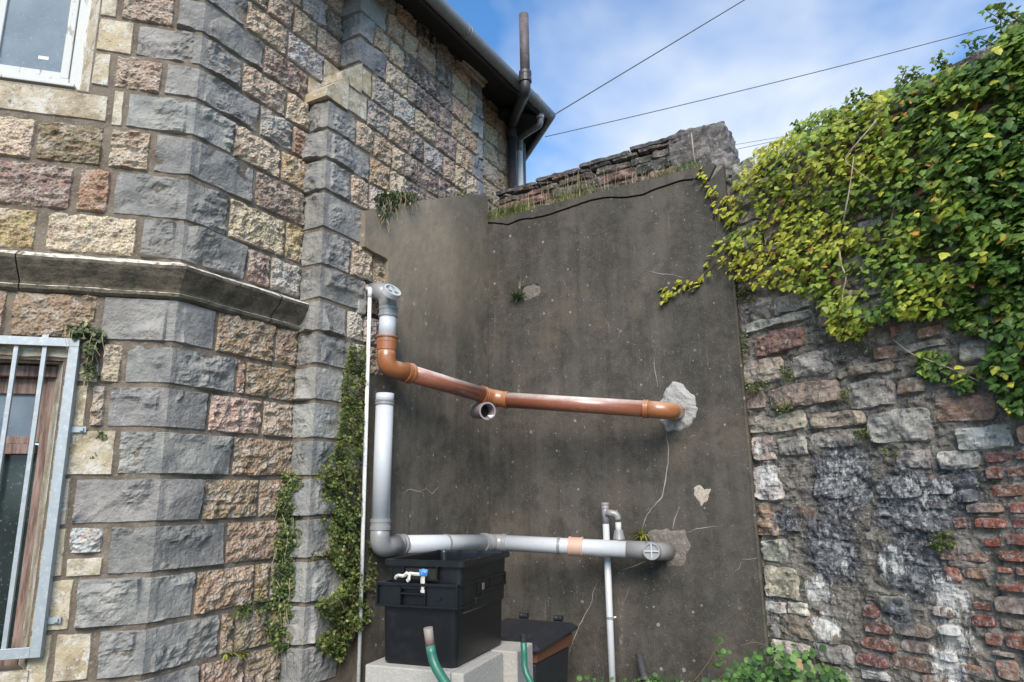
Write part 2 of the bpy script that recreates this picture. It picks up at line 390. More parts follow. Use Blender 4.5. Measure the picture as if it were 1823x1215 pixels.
def m_plain(name, col, rough=.5, metal=0.0, var=.15, sc=8, bump=0.0, dirt=None, spec=.5, dsc=14, dust_sheen=None):
    m = NB(name)
    c = m.mix(m.noise(sc, 5, .65), tuple(q*(1-var) for q in col), tuple(min(1, q*(1+var)) for q in col))
    if dirt: c = m.mix(m.ma('MULTIPLY', m.ramp(m.noise(dsc, 5, .75), .52, .66), dirt[3]), c, dirt[:3])
    if bump: m.bump(m.noise(60, 5, .7), bump, .8)
    if dust_sheen:  # pale sky sheen painted on upward faces, mixed with dust
        s3 = m.n('ShaderNodeSeparateXYZ'); m.L(m.nrm, s3.inputs[0]); c = m.mix(m.ma('MULTIPLY', m.ma('MULTIPLY', m.rng(s3.outputs[2], .15, .8), m.rng(m.noise(9, 5, .7), .3, .6, .5, 1)), dust_sheen[3]), c, dust_sheen[:3])
    return m.done(c, rough, metal, spec)
M = dict(
    cong=m_cong(), lime=m_lime(), buff=m_buff(), string=m_string(), mortar=m_mortar(),
    renH=m_render('dark_cement_render', (.045, .041, .036), (.098, .087, .073), (.42, .40, .35)),
    renG=m_render('pale_cement_render', (.062, .055, .046), (.135, .118, .094), (.46, .43, .37), .45, True),
    rub=m_rubble(), lich=m_lichen(), old=m_oldmortar(), brick=m_brick(),
    terr=m_plain('terracotta_drain_plastic', (.27, .095, .055), .3, var=.06, dirt=(.36, .20, .15, .3), dust_sheen=(.80, .72, .68, .95)),  # pale top holds painted sheen besides dust
    terr2=m_plain('orange_drain_fitting', (.33, .12, .045), .3, var=.08, dust_sheen=(.62, .42, .30, .6)),
    pvc=m_plain('pale_grey_pvc', (.54, .56, .585), .32, var=.03, dirt=(.42, .42, .40, .3), dsc=40),
    pvcd=m_plain('mid_grey_pvc_fitting', (.25, .25, .25), .45, var=.08, dirt=(.32, .31, .29, .4)),
    wht=m_plain('chalky_white_plastic', (.76, .76, .73), .5, var=.05, dirt=(.12, .11, .09, .45), dsc=60),
    pinkp=m_plain('faded_pink_coupling', (.56, .36, .27), .5, var=.1),
    dust_sheen=m_plain('dusty_mauve_plastic', (.30, .25, .26), .6, var=.1),
    iron=m_plain('weathered_black_iron', (.035, .035, .038), .42, var=.3, dirt=(.13, .10, .08, .5), dsc=24, bump=.002),
    rust=m_plain('flaking_painted_iron', (.10, .085, .085), .6, var=.3, dirt=(.27, .17, .14, .7), dsc=18, bump=.003),
    gut=m_plain('grey_metal_gutter', (.19, .195, .20), .5, metal=.1, var=.2, dirt=(.30, .30, .30, .4)),
    soff=m_plain('black_soffit_board', (.018, .017, .018), .8, var=.4),
    slate=m_plain('roof_slate', (.06, .065, .075), .6, var=.3),
    galv=m_plain('galvanised_steel', (.34, .37, .385), .5, metal=.35, var=.22, sc=30, dirt=(.55, .58, .60, .5), dsc=45),
    crate=m_plain('black_crate_plastic', (.005, .0055, .007), .36, var=.3, dirt=(.022, .023, .028, .35), dsc=9),
    bin=m_plain('dark_grey_bin_plastic', (.02, .022, .028), .4, var=.15, dirt=(.05, .05, .05, .3)),
    binr=m_plain('rusty_brown_bin_rim', (.17, .065, .035), .6, var=.15, dirt=(.10, .10, .05, .6), dsc=12),
    hose=m_plain('green_hose', (.025, .14, .095), .35, var=.2, dirt=(.12, .30, .22, .3)),
    hosed=m_plain('mud_dulled_hose_end', (.24, .21, .18), .6, var=.3, dirt=(.25, .10, .08, .4)),
    conc=m_plain('concrete_block', (.37, .355, .32), .95, var=.12, sc=40, bump=.006, dirt=(.55, .54, .50, .5), dsc=90),
    patch=m_plain('fresh_grey_mortar', (.34, .335, .325), .95, var=.15, sc=25, bump=.008, dirt=(.46, .46, .44, .5)),
    patch2=m_plain('rough_brown_mortar', (.17, .15, .13), .95, var=.25, sc=40, bump=.015, dirt=(.36, .31, .26, .7), dsc=30),
    chalk=m_plain('exposed_pale_stone', (.46, .40, .33), .95, var=.25, sc=40, bump=.012, dirt=(.20, .13, .09, .8), dsc=34),
    calc=m_plain('calcite_line', (.34, .31, .27), .95, var=.3, sc=40),
    dark=m_plain('painted_recess_shade', (.02, .018, .016), .95, var=.3),  # near-black fill, shade inside recesses and bores painted as colour
    ground=m_plain('soil', (.12, .10, .075), .95, var=.35, bump=.01),
    stem=m_plain('brown_stem', (.13, .085, .055), .8, var=.3),
    stemp=m_plain('pale_bare_stem', (.34, .28, .21), .8, var=.2),
    straw=m_plain('dry_straw', (.42, .35, .22), .8, var=.25),
    cable=m_plain('black_cable', (.07, .075, .085), .6),
    strap=m_plain('soiled_white_tape', (.66, .62, .55), .8, var=.12),
    blue=m_plain('blue_tape', (.02, .20, .55), .5, dirt=(.7, .75, .8, .5), dsc=60),
    grip=m_plain('black_rubber_grip', (.05, .05, .055), .6, var=.3, dirt=(.13, .13, .13, .4), dsc=30),
    lead=m_plain('pebbled_concrete', (.2, .19, .17), .9),
)
def m_wood():
    m = NB('flaking_white_paint'); g = m.noise(1.0, 5, .7, vec=m.scale(m.pos, (30, 30, 6)))
    c = m.mix(m.ma('MULTIPLY', m.ramp(g, .60, .65), .8), (.47, .48, .46), (.20, .175, .145)); m.bump(g, .004, .8); return m.done(c, .55)
def m_wood2():
    m = NB('faded_brown_timber'); g = m.noise(1.0, 5, .7, vec=m.scale(m.pos, (60, 60, 5)))
    c = m.mix(m.ramp(g, .4, .62), (.13, .075, .055), (.33, .23, .19)); m.bump(g, .004, .8); return m.done(c, .7)
def m_glass(name, a, b, r):
    m = NB(name); c = m.mix(m.ramp(m.noise(3.0, 4), .35, .65), a, b)
    c = m.mix(m.ma('MULTIPLY', m.ramp(m.noise(60, 4, .8), .6, .66), .3), c, (.5, .5, .5)); return m.done(c, r, spec=.6 if r < .2 else .25)
for k_ in ('terr', 'terr2', 'pvc', 'pvcd'):
    M[k_].node_tree.nodes['Principled BSDF'].inputs['Coat Weight'].default_value = .7; M[k_].node_tree.nodes['Principled BSDF'].inputs['Coat Roughness'].default_value = .25
M['wpaint'] = m_wood(); M['timber'] = m_wood2()
M['frost'] = m_glass('frosted_glass_sky_tone', (.12, .165, .21), (.20, .25, .29), .6)  # blue-grey of reflected sky painted into the pane colour
M['dglass'] = m_glass('dark_window_glass', (.012, .02, .02), (.03, .045, .042), .08)
def m_leaf(name, attr, scale_=1.0):
    m = NB(name)
    if attr: a = m.n('ShaderNodeAttribute'); a.attribute_name = 'leafcol'; c = a.outputs['Color']
    else: c = m.objcol()
    c = m.mix(.5, c, m.mix(1.0, c, m.rng(m.noise(70, 3), .3, .7, .6, 1.45), 'MULTIPLY'))
    m.b.inputs['Subsurface Weight'].default_value = 0.0
    tr = m.n('ShaderNodeBsdfTranslucent'); m.L(m.hsv(c, .5, 1.1, 1.3), tr.inputs[0])
    ms = m.n('ShaderNodeMixShader'); ms.inputs[0].default_value = .28
    out = m.t.nodes['Material Output']; m.L(m.b.outputs[0], ms.inputs[1]); m.L(tr.outputs[0], ms.inputs[2]); m.L(ms.outputs[0], out.inputs[0])
    return m.done(c, .5, spec=.4)
M['leaf'] = m_leaf('leaf_bulk', True); M['leafo'] = m_leaf('leaf_single', False)

# ------------------------------------------------------------------ ground
NG = 60; gx = np.linspace(-1, 1, NG); gx = np.sign(gx)*np.abs(gx)**3*400
X, Y = np.meshgrid(gx, gx); V = np.stack([X, Y, 0*X], -1).reshape(-1, 3)
mk('ground', V, grid_faces(NG, NG), M['ground'], kind='structure')

# ------------------------------------------------------------------ stones
class Path:
    """folded wall face: s<0 on plane a (its end), s>0 on plane b (its start)"""
    def __init__(s, pa, pb): s.a, s.b = pa, pb; s.m = (pa.n+pb.n)/(1+pa.n@pb.n)
    def at(s, S, Z, off=0.0):
        S = np.asarray(S, float); off = np.asarray(off, float)+0*S
        pa = s.a; A_ = pa.at(S, Z, off); B_ = s.b.at(S, Z, off)
        o = s.b.o; Cc = np.stack([o[0]+s.m[0]*off, o[1]+s.m[1]*off, Z+0*S], -1)
        r = np.where((S < -1e-6)[..., None], A_, np.where((S > 1e-6)[..., None], B_, Cc))
        return r
PA2 = Plane(AB, 73); PB2 = Plane(AB, 28); FAB = Path(PA2, PB2)
FP = Path(PL, Plane(ARR, 28))
seedc = [0]
def stone(fn, s0, s1, z0, z1, mat, kind, parent, col, name='stone', corner=None, gap=.005, step=.0105, proud=.018, rough=1.0, rnd_=0.0, tilt=0.0):
    seedc[0] += 1; sd_ = seedc[0]; r = np.random.RandomState(sd_)
    s0 += gap; s1 -= gap; z0 += gap; z1 -= gap
    def axis(a, b, stp, cc=None):
        e = [a, a+.003, a+.010]; f = [b-.010, b-.003, b]
        inner = []
        segs = [(a+.010, b-.010)] if cc is None or not (a+.03 < cc < b-.03) else [(a+.010, cc), (cc, b-.010)]
        for (p, q) in segs:
            n = max(2, int(round((q-p)/stp))); inner += list(np.linspace(p, q, n+1))[1:]
        return np.array(e+inner[:-1]+f)
    if s1-s0 < .035 or z1-z0 < .025: return None
    us = axis(s0, s1, step, corner); zs = axis(z0, z1, step)
    S, Z = np.meshgrid(us, zs)
    de = np.minimum(np.minimum(S-s0, s1-S), np.minimum(Z-z0, z1-Z))
    prof = sstep((de+.001)/.011)
    q = np.stack([S*1.0+sd_*3.1, Z, 0*S+sd_], -1)
    Cs, Cz = (s0+s1)/2, (z0+z1)/2; U = (S-Cs)/((s1-s0)/2); Vv = (Z-Cz)/((z1-z0)/2)
    if kind == 'lime':
        pl = []
        for k in range(6):
            gx_, gz_ = r.uniform(-.32, .32), r.uniform(-.32, .32); x0, y0 = r.uniform(s0, s1), r.uniform(z0, z1)
            pl.append(r.uniform(.010, .026)+gx_*(S-x0)+gz_*(Z-y0))
        fa = np.minimum.reduce(pl[:3]); fb = np.minimum.reduce(pl[3:])
        mk0 = sstep((fbm(q*np.array([6, 8, 1]), 2, 14)-.40)/.16)
        lay = fbm(q*np.array([7, 11, 1])+3, 3, 15, .5)*(7+3*r.rand()); fl = np.floor(lay); ter = (fl+sstep((lay-fl)/.28))-3.5
        off = np.clip(np.maximum(fa, fb), .010, .040)+ter*.0058*rough*mk0+(fbm(q*26, 4, 5, .62)-.5)*(.007+.026*mk0)*rough+(ridge(q*np.array([10, 20, 1]), 4, 9)-.6)*(.004+.024*mk0)*rough
        off = np.maximum(off, .001)
        if corner is not None:
            mk_ = sstep((np.abs(S-corner)-(.022+.012*fbm(q*9, 2, 41)))/.012); off = off*mk_+(.012+(fbm(q*30, 3, 2)-.5)*.004)*(1-mk_)
    elif kind == 'cong':
        off = proud*.6+(1-np.maximum(np.abs(U), np.abs(Vv))**2.5)*.014+(fbm(q*28, 4, 3, .7)-.5)*.046*rough+(ridge(q*np.array([14, 28, 1]), 4, 4)-.62)*.034*rough
        off = np.maximum(off, .002)
    elif kind == 'buff':
        off = np.maximum(.013+(fbm(q*20, 4, 3, .6)-.5)*.012*rough, .006)
    elif kind == 'rub':
        off = proud+(1-np.maximum(np.abs(U), np.abs(Vv))**3)*.008+(fbm(q*14, 4, 3, .6)-.5)*.036*rough+(ridge(q*np.array([10, 18, 1]), 3, 4)-.62)*.022*rough
        if tilt: off = off+tilt*(Z-Cz)
        off = np.maximum(off, .001)
    else:
        off = proud+(fbm(q*24, 4, 3, .6)-.5)*.014*rough
    # uneven outline
    jb = .006 if kind != 'rub' else .016
    w = np.clip(1-de/.06, 0, 1)
    S2 = S+(fbm(q*13+5, 3, 21)-.5)*2*jb*w*(1 if corner is None else sstep(np.abs(S-corner)/.05)); Z2 = Z+(fbm(q*13+9, 3, 22)-.5)*2*jb*w
    if rnd_:
        k = rnd_; cornerness = (np.abs(U)**3*np.abs(Vv)**3); S2 = S2-(S-Cs)*cornerness*k; Z2 = Z2-(Z-Cz)*cornerness*k
    o2 = -.014+prof*(off+.014)
    V = fn.at(S2, Z2, o2).reshape(-1, 3)
    o = mk(name, V, grid_faces(len(us), len(zs)), mat, parent, col=col)
    return o
def jit(c, a=.17, b=.05):
    k = 1+rnd.uniform(-a, a); return tuple(max(.01, q*k*(1+rnd.uniform(-b, b))) for q in c)
TY = dict(pink=(.50, .38, .285), cream=(.55, .46, .33), mauve=(.31, .225, .185), red=(.40, .235, .16), brown=(.36, .27, .175), olive=(.25, .20, .13),
          yellow=(.47, .37, .20), greyw=(.40, .385, .375), white=(.55, .53, .49), dark=(.13, .12, .125), black=(.02, .02, .025), tan=(.40, .29, .195), lil=(.46, .42, .39))
LIME = (.262, .252, .236)
BUFF = (.42, .34, .215)
ROWS = dict(z=(4.867, 4.667), y=(4.667, 4.465), a=(4.465, 4.265), b=(4.265, 4.067), c=(4.067, 3.87), d=(3.87, 3.66), e=(3.66, 3.435), f=(3.435, 3.195), g=(3.195, 2.985),
            h=(2.80, 2.57), i=(2.57, 2.37), j=(2.37, 2.165), k=(2.165, 1.952), l=(1.952, 1.74), m=(1.74, 1.523), n=(1.523, 1.308), o=(1.308, 1.10), p=(1.10, .88), q=(.88, .66), r=(.66, .44), t=(.44, .22), u=(.22, 0))
YM = dict(z=-80, y=-30, a=32, b=92, c=150, d=212, e=280, f=355, g=432, h=570, i=650, j=726, k=806, l=893, m=980, n=1066, o=1155, p=1240, q=1340, r=1400, t=1500, u=1600)
bld = thing('stone_building', 'old stone building of pink and cream blocks with grey quoins and a stepped buttress', 'building', (float(AB[0]), float(AB[1]), 0))
def SxA(x, y): return PA.hit(x, y)[0]
def SxB(x, y): return PB2.hit(x, y)[0]
# quoins at the obtuse corner: (row, left px on A, right px on B)
QU = [('z', 300, 425), ('y', 240, 436), ('a', 313, 467), ('b', 239, 426), ('c', 291, 459), ('d', 222, 412), ('e', 272, 453), ('f', 200, 405), ('g', 250, 437), ('h', 178, 384), ('i', 222, 420), ('j', 190, 369),
      ('k', 208, 411), ('l', 127, 357), ('m', 190, 398), ('n', 135, 343), ('o', 172, 386), ('p', 230, 350), ('q', 180, 380)]
QR = {}
for r_, xl, xr in QU:
    zt, zb = ROWS[r_]; ym = YM[r_]; dy = 55 if r_ in 'zyabcd' else 22 if r_ in 'efg' else 0
    a, b = SxA(xl, ym), SxB(xr, ym+dy+ (20 if r_ in 'abc' else 0)); b = max(.12, b)
    QR[r_] = (a, b)
    stone(FAB, a, b, zb, zt, M['lime'], 'lime', bld, jit(LIME, .14, .015), 'quoin', corner=0.0, rough=.35 if r_ == 'h' else 1.0)
# other blocks on the front face A: (row, x0, x1, type[, z-frac lo, hi])
AROW = [('z', 190, 240, 'pink'), ('y', 205, 240, 'cream'), ('a', 213, 313, 'pink'), ('c', 200, 291, 'pink'), ('e', -70, 60, 'cream'), ('e', 58, 184, 'olive'), ('e', 190, 270, 'cream'),
        ('f', -60, 130, 'mauve'), ('f', 134, 198, 'red'), ('g', -90, 66, 'yellow'), ('g', 77, 246, 'cream'), ('h', -80, 13, 'tan'), ('h', 16, 175, 'tan'),
        ('i', 178, 220, 'cream'), ('j', 158, 190, 'cream'), ('o', 95, 168, 'buff'), ('p', 95, 228, 'pink'), ('p', -60, 92, 'cream'), ('q', -60, 60, 'tan'), ('q', 62, 178, 'brown'), ('m', 119, 186, 'white', .42, 1)]
SJ = PA.hit(88, 850)[0]                          # right edge of lower window opening
SU = PA.hit(172, 60)[0]                          # right edge of upper window opening
for t in AROW:
    r_, x0, x1, ty = t[:4]; zt, zb = ROWS[r_]; lo, hi = t[4:] if len(t) > 4 else (0, 1)
    z0, z1 = zb+(zt-zb)*lo, zb+(zt-zb)*hi; ym = YM[r_]
    kd = 'buff' if ty == 'buff' else 'cong'
    stone(PA, SxA(x0, ym), SxA(x1, ym), z0, z1, M['buff' if kd == 'buff' else 'cong'], kd, bld, jit(BUFF if kd == 'buff' else TY[ty]), 'stone')
# smooth buff dressings of the windows
def dress(x0, x1, r_, lo=0, hi=1, s0=None, s1=None, z=None):
    zt, zb = ROWS[r_]; z0, z1 = (zb+(zt-zb)*lo, zb+(zt-zb)*hi) if z is None else z
    stone(PA, s0 if s0 is not None else SxA(x0, YM[r_]), s1 if s1 is not None else SxA(x1, YM[r_]), z0, z1, M['buff'], 'buff', bld, jit(BUFF, .12), 'dressing', gap=.002)
ZS = PA.hit(140, 162)[1]                          # bottom of upper window frame
dress(0, 205, 'z', s0=SU, z=(4.665, 4.867)); dress(0, 0, 'y', s0=SU, s1=SxA(205, -30)); dress(0, 0, 'a', s0=SU, s1=SxA(211, 32))
dress(0, 0, 'b', s0=SU, s1=SxA(238, 92)); dress(0, 0, 'c', s0=SU, s1=SxA(197, 150))
dress(0, 0, 'd', s0=-1.55, s1=SxA(196, 190), z=(3.675, ZS-.005)); dress(196, 222, 'd')
stone(PA, SxA(196, 150), SxA(200, 150)+.02, 3.88, 4.06, M['buff'], 'buff', bld, BUFF, 'dressing')
ZL = PA.hit(60, 640)[1]
dress(0, 0, 'i', s0=-1.55, s1=SxA(176, 600), z=(ZL, 2.565))
dress(0, 0, 'i', s0=SJ, s1=SxA(178, 665), z=(2.37, ZL-.004))
for r_, x1 in (('j', 158), ('k', 208), ('l', 127), ('n', 133)): dress(0, 0, r_, s0=SJ, s1=SxA(x1, YM[r_]))
dress(0, 0, 'm', s0=SJ, s1=SxA(119, 980)); dress(0, 0, 'm', s0=SxA(119, 980), s1=SxA(188, 1000), z=(1.523, 1.61))
dress(0, 0, 'o', s0=SJ, s1=SxA(95, 1155))
# blocks on the side face B
BROW = {'y': [(436, 508, 'cream'), (510, 573, 'greyw'), (573, 600, 'buff')], 'a': [(467, 543, 'mauve'), (545, 580, 'buff')], 'b': [(427, 505, 'pink'), (507, 556, 'cream')],
        'c': [(459, 516, 'greyw'), (518, 556, 'red')], 'd': [(414, 495, 'cream'), (497, 553, 'yellow')], 'e': [(455, 550, 'mauve')], 'f': [(407, 504, 'cream'), (505, 545, 'yellow')],
        'g': [(441, 477, 'mauve'), (478, 540, 'greyw')], 'h': [(388, 482, 'tan'), (487, 535, 'tan')], 'i': [(421, 432, 'red'), (434, 530, 'brown')], 'j': [(374, 461, 'pink'), (464, 528, 'pink')],
        'k': [(412, 526, 'tan')], 'l': [(360, 454, 'tan'), (457, 520, 'brown')], 'm': [(400, 517, 'brown')], 'n': [(348, 446, 'brown'), (449, 474, 'yellow'), (477, 514, 'greyw')],
        'o': [(388, 411, 'brown'), (413, 472, 'brown'), (474, 512, 'tan')], 'p': [(350, 430, 'tan'), (432, 510, 'brown')]}
BE = -SB                                           # B length
for r_, lst in BROW.items():
    zt, zb = ROWS[r_]
    xs = [q for q in lst]
    for k, (x0, x1, ty) in enumerate(lst):
        # course centre height at that x on B
        def sx(x):
            lo_, hi_ = -200, 1400
            for _ in range(30):
                mid = (lo_+hi_)/2
                if PB2.hit(x, mid)[1] > (zt+zb)/2: lo_ = mid
                else: hi_ = mid
            return PB2.hit(x, lo_)[0]
        a = max(sx(x0), QR[r_][1]) if k == 0 else sx(x0)
        if k == 0: a = QR[r_][1]
        b = (BE+(.255 if r_ == 'y' else .13 if r_ == 'a' else 0))-.002 if k == len(lst)-1 else sx(lst[k+1][0])
        kd = 'buff' if ty == 'buff' else 'cong'
        if b-a > .03: stone(PB2, a, b, zb, zt, M['buff' if kd == 'buff' else 'cong'], kd, bld, jit((.47, .37, .22) if kd == 'buff' else TY[ty]), 'stone')
def randrow(pl, s0, s1, z0, z1, parent, pick, wmin=.15, wmax=.34, kind='cong', mat='cong', **k):
    s = s0
    while s < s1-.02:
        w = rnd.uniform(wmin, wmax)
        if s+w > s1-wmin*.6: w = s1-s
        stone(pl, s, s+w, z0, z1, M[mat], kind, parent, jit(pick(s+w/2, (z0+z1)/2)), 'stone', **k); s += w
for zt, zb in ((4.867, 4.667), (5.06, 4.867), (5.26, 5.06), (5.46, 5.26)):
    randrow(PB2, (QR['z'][1] if zt < 4.9 else .2), BE+.255, zb, zt, bld, lambda s, z: TY[rnd.choice(['cream', 'pink', 'greyw', 'mauve'])])
for zt, zb in ((5.06, 4.867), (5.26, 5.06), (5.46, 5.26)):
    stone(FAB, -.3, .2, zb, zt, M['lime'], 'lime', bld, jit(LIME), 'quoin', corner=0.0)
randrow(PB2, QR['q'][1], BE, .66, .88, bld, lambda s, z: TY['brown'])
# buttress quoins (left face + D face), weatherings, upper stage
ZP = [4.253, 4.055, 3.855, 3.645, 3.405, 3.175, 2.965, 2.772, 2.578, 2.373, 2.16, 1.953, 1.739, 1.519, 1.293, 1.088, .88, .66, .44]
PR = [631, 656, 622, 647, 622, 643, 615, 624, 609, 622, 600, 612, 600, 610, 596, 600, 590, 600]
QE = []
for k in range(len(ZP)-1):
    zt, zb = ZP[k], ZP[k+1]; zm = (zt+zb)/2; lo_, hi_ = -200, 1700
    for _ in range(30):
        mid = (lo_+hi_)/2
        if PD.hit(PR[k], mid)[1] > zm: lo_ = mid
        else: hi_ = mid
    b = PD.hit(PR[k], lo_)[0]-SA; b = max(b, .09); QE.append((zt, zb, b))
    # the lower stage batters out towards the ground
    stone(FP, -WL-.002, b, zb, zt, M['lime'], 'lime', bld, jit(LIME if k < 8 else (.29, .285, .27), .12, .015), 'quoin', corner=0.0, rough=.8)
SU_ = -1.620; ARU = PD.o+PD.d*SU_; WU = .163     # upper stage arris
FU = Path(Plane(ARU, 120), Plane(ARU, 28)); ue = []
for k, (zt, zb) in enumerate(((5.46, 5.26), (5.26, 5.054), (5.054, 4.869), (4.869, 4.667))):
    b = (.20, .13, .26, .14)[k] if k != 3 else .26
    b = (.14, .26, .13, .27)[k]; ue.append((zt, zb, b))
    stone(FU, -WU-.002, b, zb, zt, M['lime'], 'lime', bld, jit((.25, .245, .24), .08, .03), 'quoin', corner=0.0, rough=.8)
# two buff weathering stones stepping back
def wedge(name, s0, s1, z0, zlo, zhi, o0=-WL, mat='buff', top_s=None):
    """weathering: covers s0..s1 on D, with top sloping from zlo at s0 to zhi at s1, over the left face depth"""
    n = 9; V = []
    for (dd) in np.linspace(0, WL+.03, 5):       # depth back from D face
        for t in np.linspace(0, 1, n):
            s = s0+(s1-s0)*t; V.append(('t', s, zlo+(zhi-zlo)*t, .024-dd))
    pts = [PD.at(s, z+(vnoise(np.array([s*40, z*40, o*40]), 3)-.5)*.004, o) for _, s, z, o in V]
    nb = len(pts); pts += [PD.at(s, z0, o) for _, s, z, o in V]
    Fc = [tuple(f) for f in grid_faces(n, 5)]; Fb = [tuple(q+nb for q in f[::-1]) for f in grid_faces(n, 5)]
    side = []
    for i in range(n-1): side.append((i, nb+i, nb+i+1, i+1)); j = 4*n+i; side.append((j, j+1, nb+j+1, nb+j))
    for i in range(4): side.append((i*n, (i+1)*n, nb+(i+1)*n, nb+i*n)); j = i*n+n-1; side.append((j, nb+j, nb+(j+1*n), j+n))
    return mk(name, pts, Fc+Fb+side, M[mat], bld, col=BUFF)
SM = SA+(SU_-SA)*.5
wedge('weathering', SA-.045, SM+.02, 4.255, 4.31, 4.50)
wedge('weathering', SM-.045, SU_+.012, 4.44, 4.50, 4.667)
stone(PD, SM+.02, SM+.22, 4.262, 4.46, M['buff'], 'buff', bld, (.40, .34, .25), 'dressing')
stone(PD, SU_+.012, SU_+.13, 4.462, 4.665, M['buff'], 'buff', bld, (.46, .37, .22), 'dressing')
# D face rubble
SDL = PD.hit(745, 200)[0]; SDR = PD.hit(800, 250)[0]
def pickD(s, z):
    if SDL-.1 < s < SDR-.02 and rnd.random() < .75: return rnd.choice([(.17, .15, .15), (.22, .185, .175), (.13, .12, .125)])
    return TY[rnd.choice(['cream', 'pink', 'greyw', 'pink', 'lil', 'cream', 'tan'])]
DZ = [5.66, 5.46, 5.26, 5.054, 4.869, 4.667, 4.462, 4.255, 4.055, 3.855, 3.645, 3.405, 3.175, 2.965, 2.772, 2.578, 2.373, 2.16, 1.953]
for k in range(len(DZ)-1):
    zt, zb = DZ[k], DZ[k+1]; zm = (zt+zb)/2
    if zm > 4.667:
        st = SU_+([e[2] for e in ue if e[1] < zm < e[0]] or [.05])[0]
    elif zm > 4.462: st = SU_+.13
    elif zm > 4.255: st = SM+.22
    else: st = SA+[e[2] for e in QE if e[1] < zm < e[0]][0]
    en = -.19 if k % 2 else -.11
    if zm < 3.9: en = -1.0
    if zm < 3.3: en = -1.15
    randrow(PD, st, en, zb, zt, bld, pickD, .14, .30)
    if zm > 4.0:
        stone(Path(PD, PE), en, -.001, zb, zt, M['lime'], 'lime', bld, jit((.24, .24, .25), .08), 'quoin')
for k in range(12):
    randrow(PE, .0, 1.05, DZ[0]-.2*(k+1)+.02, DZ[0]-.2*k+.02, bld, lambda s, z: TY[rnd.choice(['cream', 'tan', 'brown'])], .2, .34)
stone(PD, PD.hit(747, 60)[0], PD.hit(771, 60)[0], 5.27, 5.46, M['cong'], 'cong', bld, TY['black'], 'stone', proud=.04)
# the same masonry carried on outside the picture, joined into one coarse mesh
XV, XF = [], []
def xstone(pl, a, b, z0, z1, col_=None):
    us_ = np.array([a+.006, a+.012]+list(np.linspace(a+.03, b-.03, 6))+[b-.012, b-.006]); zs_ = np.array([z0+.006, z0+.012]+list(np.linspace(z0+.03, z1-.03, 5))+[z1-.012, z1-.006])
    S_, Z_ = np.meshgrid(us_, zs_); de_ = np.minimum(np.minimum(S_-us_[0], us_[-1]-S_), np.minimum(Z_-zs_[0], zs_[-1]-Z_))
    o_ = -.01+sstep(de_/.01)*(.034+(fbm(np.stack([S_*20, Z_*20, 0*S_+pl.d[0]], -1), 3, 6)-.5)*.04); n0 = len(XV)
    XV.extend(pl.at(S_, Z_, o_).reshape(-1, 3).tolist()); XF.extend([tuple(int(k)+n0 for k in f) for f in grid_faces(len(us_), len(zs_))])
def xrow(pl, a, b, z0, z1):
    s_ = a
    while s_ < b-.05:
        w_ = min(rnd.uniform(.18, .34), b-s_); w_ = b-s_ if b-s_-w_ < .1 else w_; xstone(pl, s_, s_+w_, z0, z1); s_ += w_
zr = sorted(set([q for r_ in ROWS.values() for q in r_]+[5.06, 5.26, 5.46]))
for k in range(len(zr)-1):
    if abs(zr[k]-2.80) < .001: continue
    xrow(PA, -3.2, -1.52, zr[k], zr[k+1])
    if zr[k+1] < .67:
        xrow(PA, -1.52, 0, zr[k], zr[k+1]); xrow(PB2, 0, BE, zr[k], zr[k+1]); xrow(Plane(ARR, 28), 0, .25, zr[k], zr[k+1]); xrow(Plane(B0, 120), 0, WL, zr[k], zr[k+1])
    elif zr[k+1] < 1.12: xrow(PA, -1.52, SJ-.05 if zr[k] > .8 else SxA(60, 1340), zr[k], zr[k+1])
mk('masonry_continuation', XV, XF, M['cong'], bld, col=(.42, .33, .24), kind='stuff')
# wall cores (mortar) -------------------------------------------------
def core(name, pl, s0, s1, z0, z1, mat, parent, holes=(), off=0.0, step=.05, amp=.003, thick=.3):
    us = sorted(set([s0, s1]+[h for q in holes for h in q[:2] if s0 < h < s1])); zs = sorted(set([z0, z1]+[h for q in holes for h in q[2:] if z0 < h < z1]))
    lst = []
    for i in range(len(us)-1):
        for j in range(len(zs)-1):
            a, b = (us[i]+us[i+1])/2, (zs[j]+zs[j+1])/2
            if any(h[0] < a < h[1] and h[2] < b < h[3] for h in holes): continue
            lst.append(pbox(pl, us[i], us[i+1], zs[j], zs[j+1], off-thick, off))
    return boxes(name, lst, M[mat], parent)
core('wall_core', PA, -3.2, 0, 0, 5.6, 'mortar', bld, off=.004, holes=((-1.5, SJ, 1.17, ZL-.003), (-1.5, SU, ZS+.0, 5.5)))
core('wall_core', PB2, 0, BE+.3, 0, 5.6, 'mortar', bld, off=.004)
core('wall_core', PD, SA, SM, 0, 4.30, 'mortar', bld, off=.003, thick=.165)
core('wall_core', PD, SM, SU_, 0, 4.50, 'mortar', bld, off=.003, thick=.165)
core('wall_core', PD, SU_, -.004, 0, 5.66, 'mortar', bld, off=.003, thick=.3)
core('wall_core', PE, -.02, 1.06, 0, 5.62, 'mortar', bld, off=.003)
# far end of the tower: canted face beyond the corner
CE = PE.o+PE.d*1.06; PF = Plane(CE, -17)
core('wall_core', PF, 0, 3.0, 0, 5.62, 'mortar', bld)
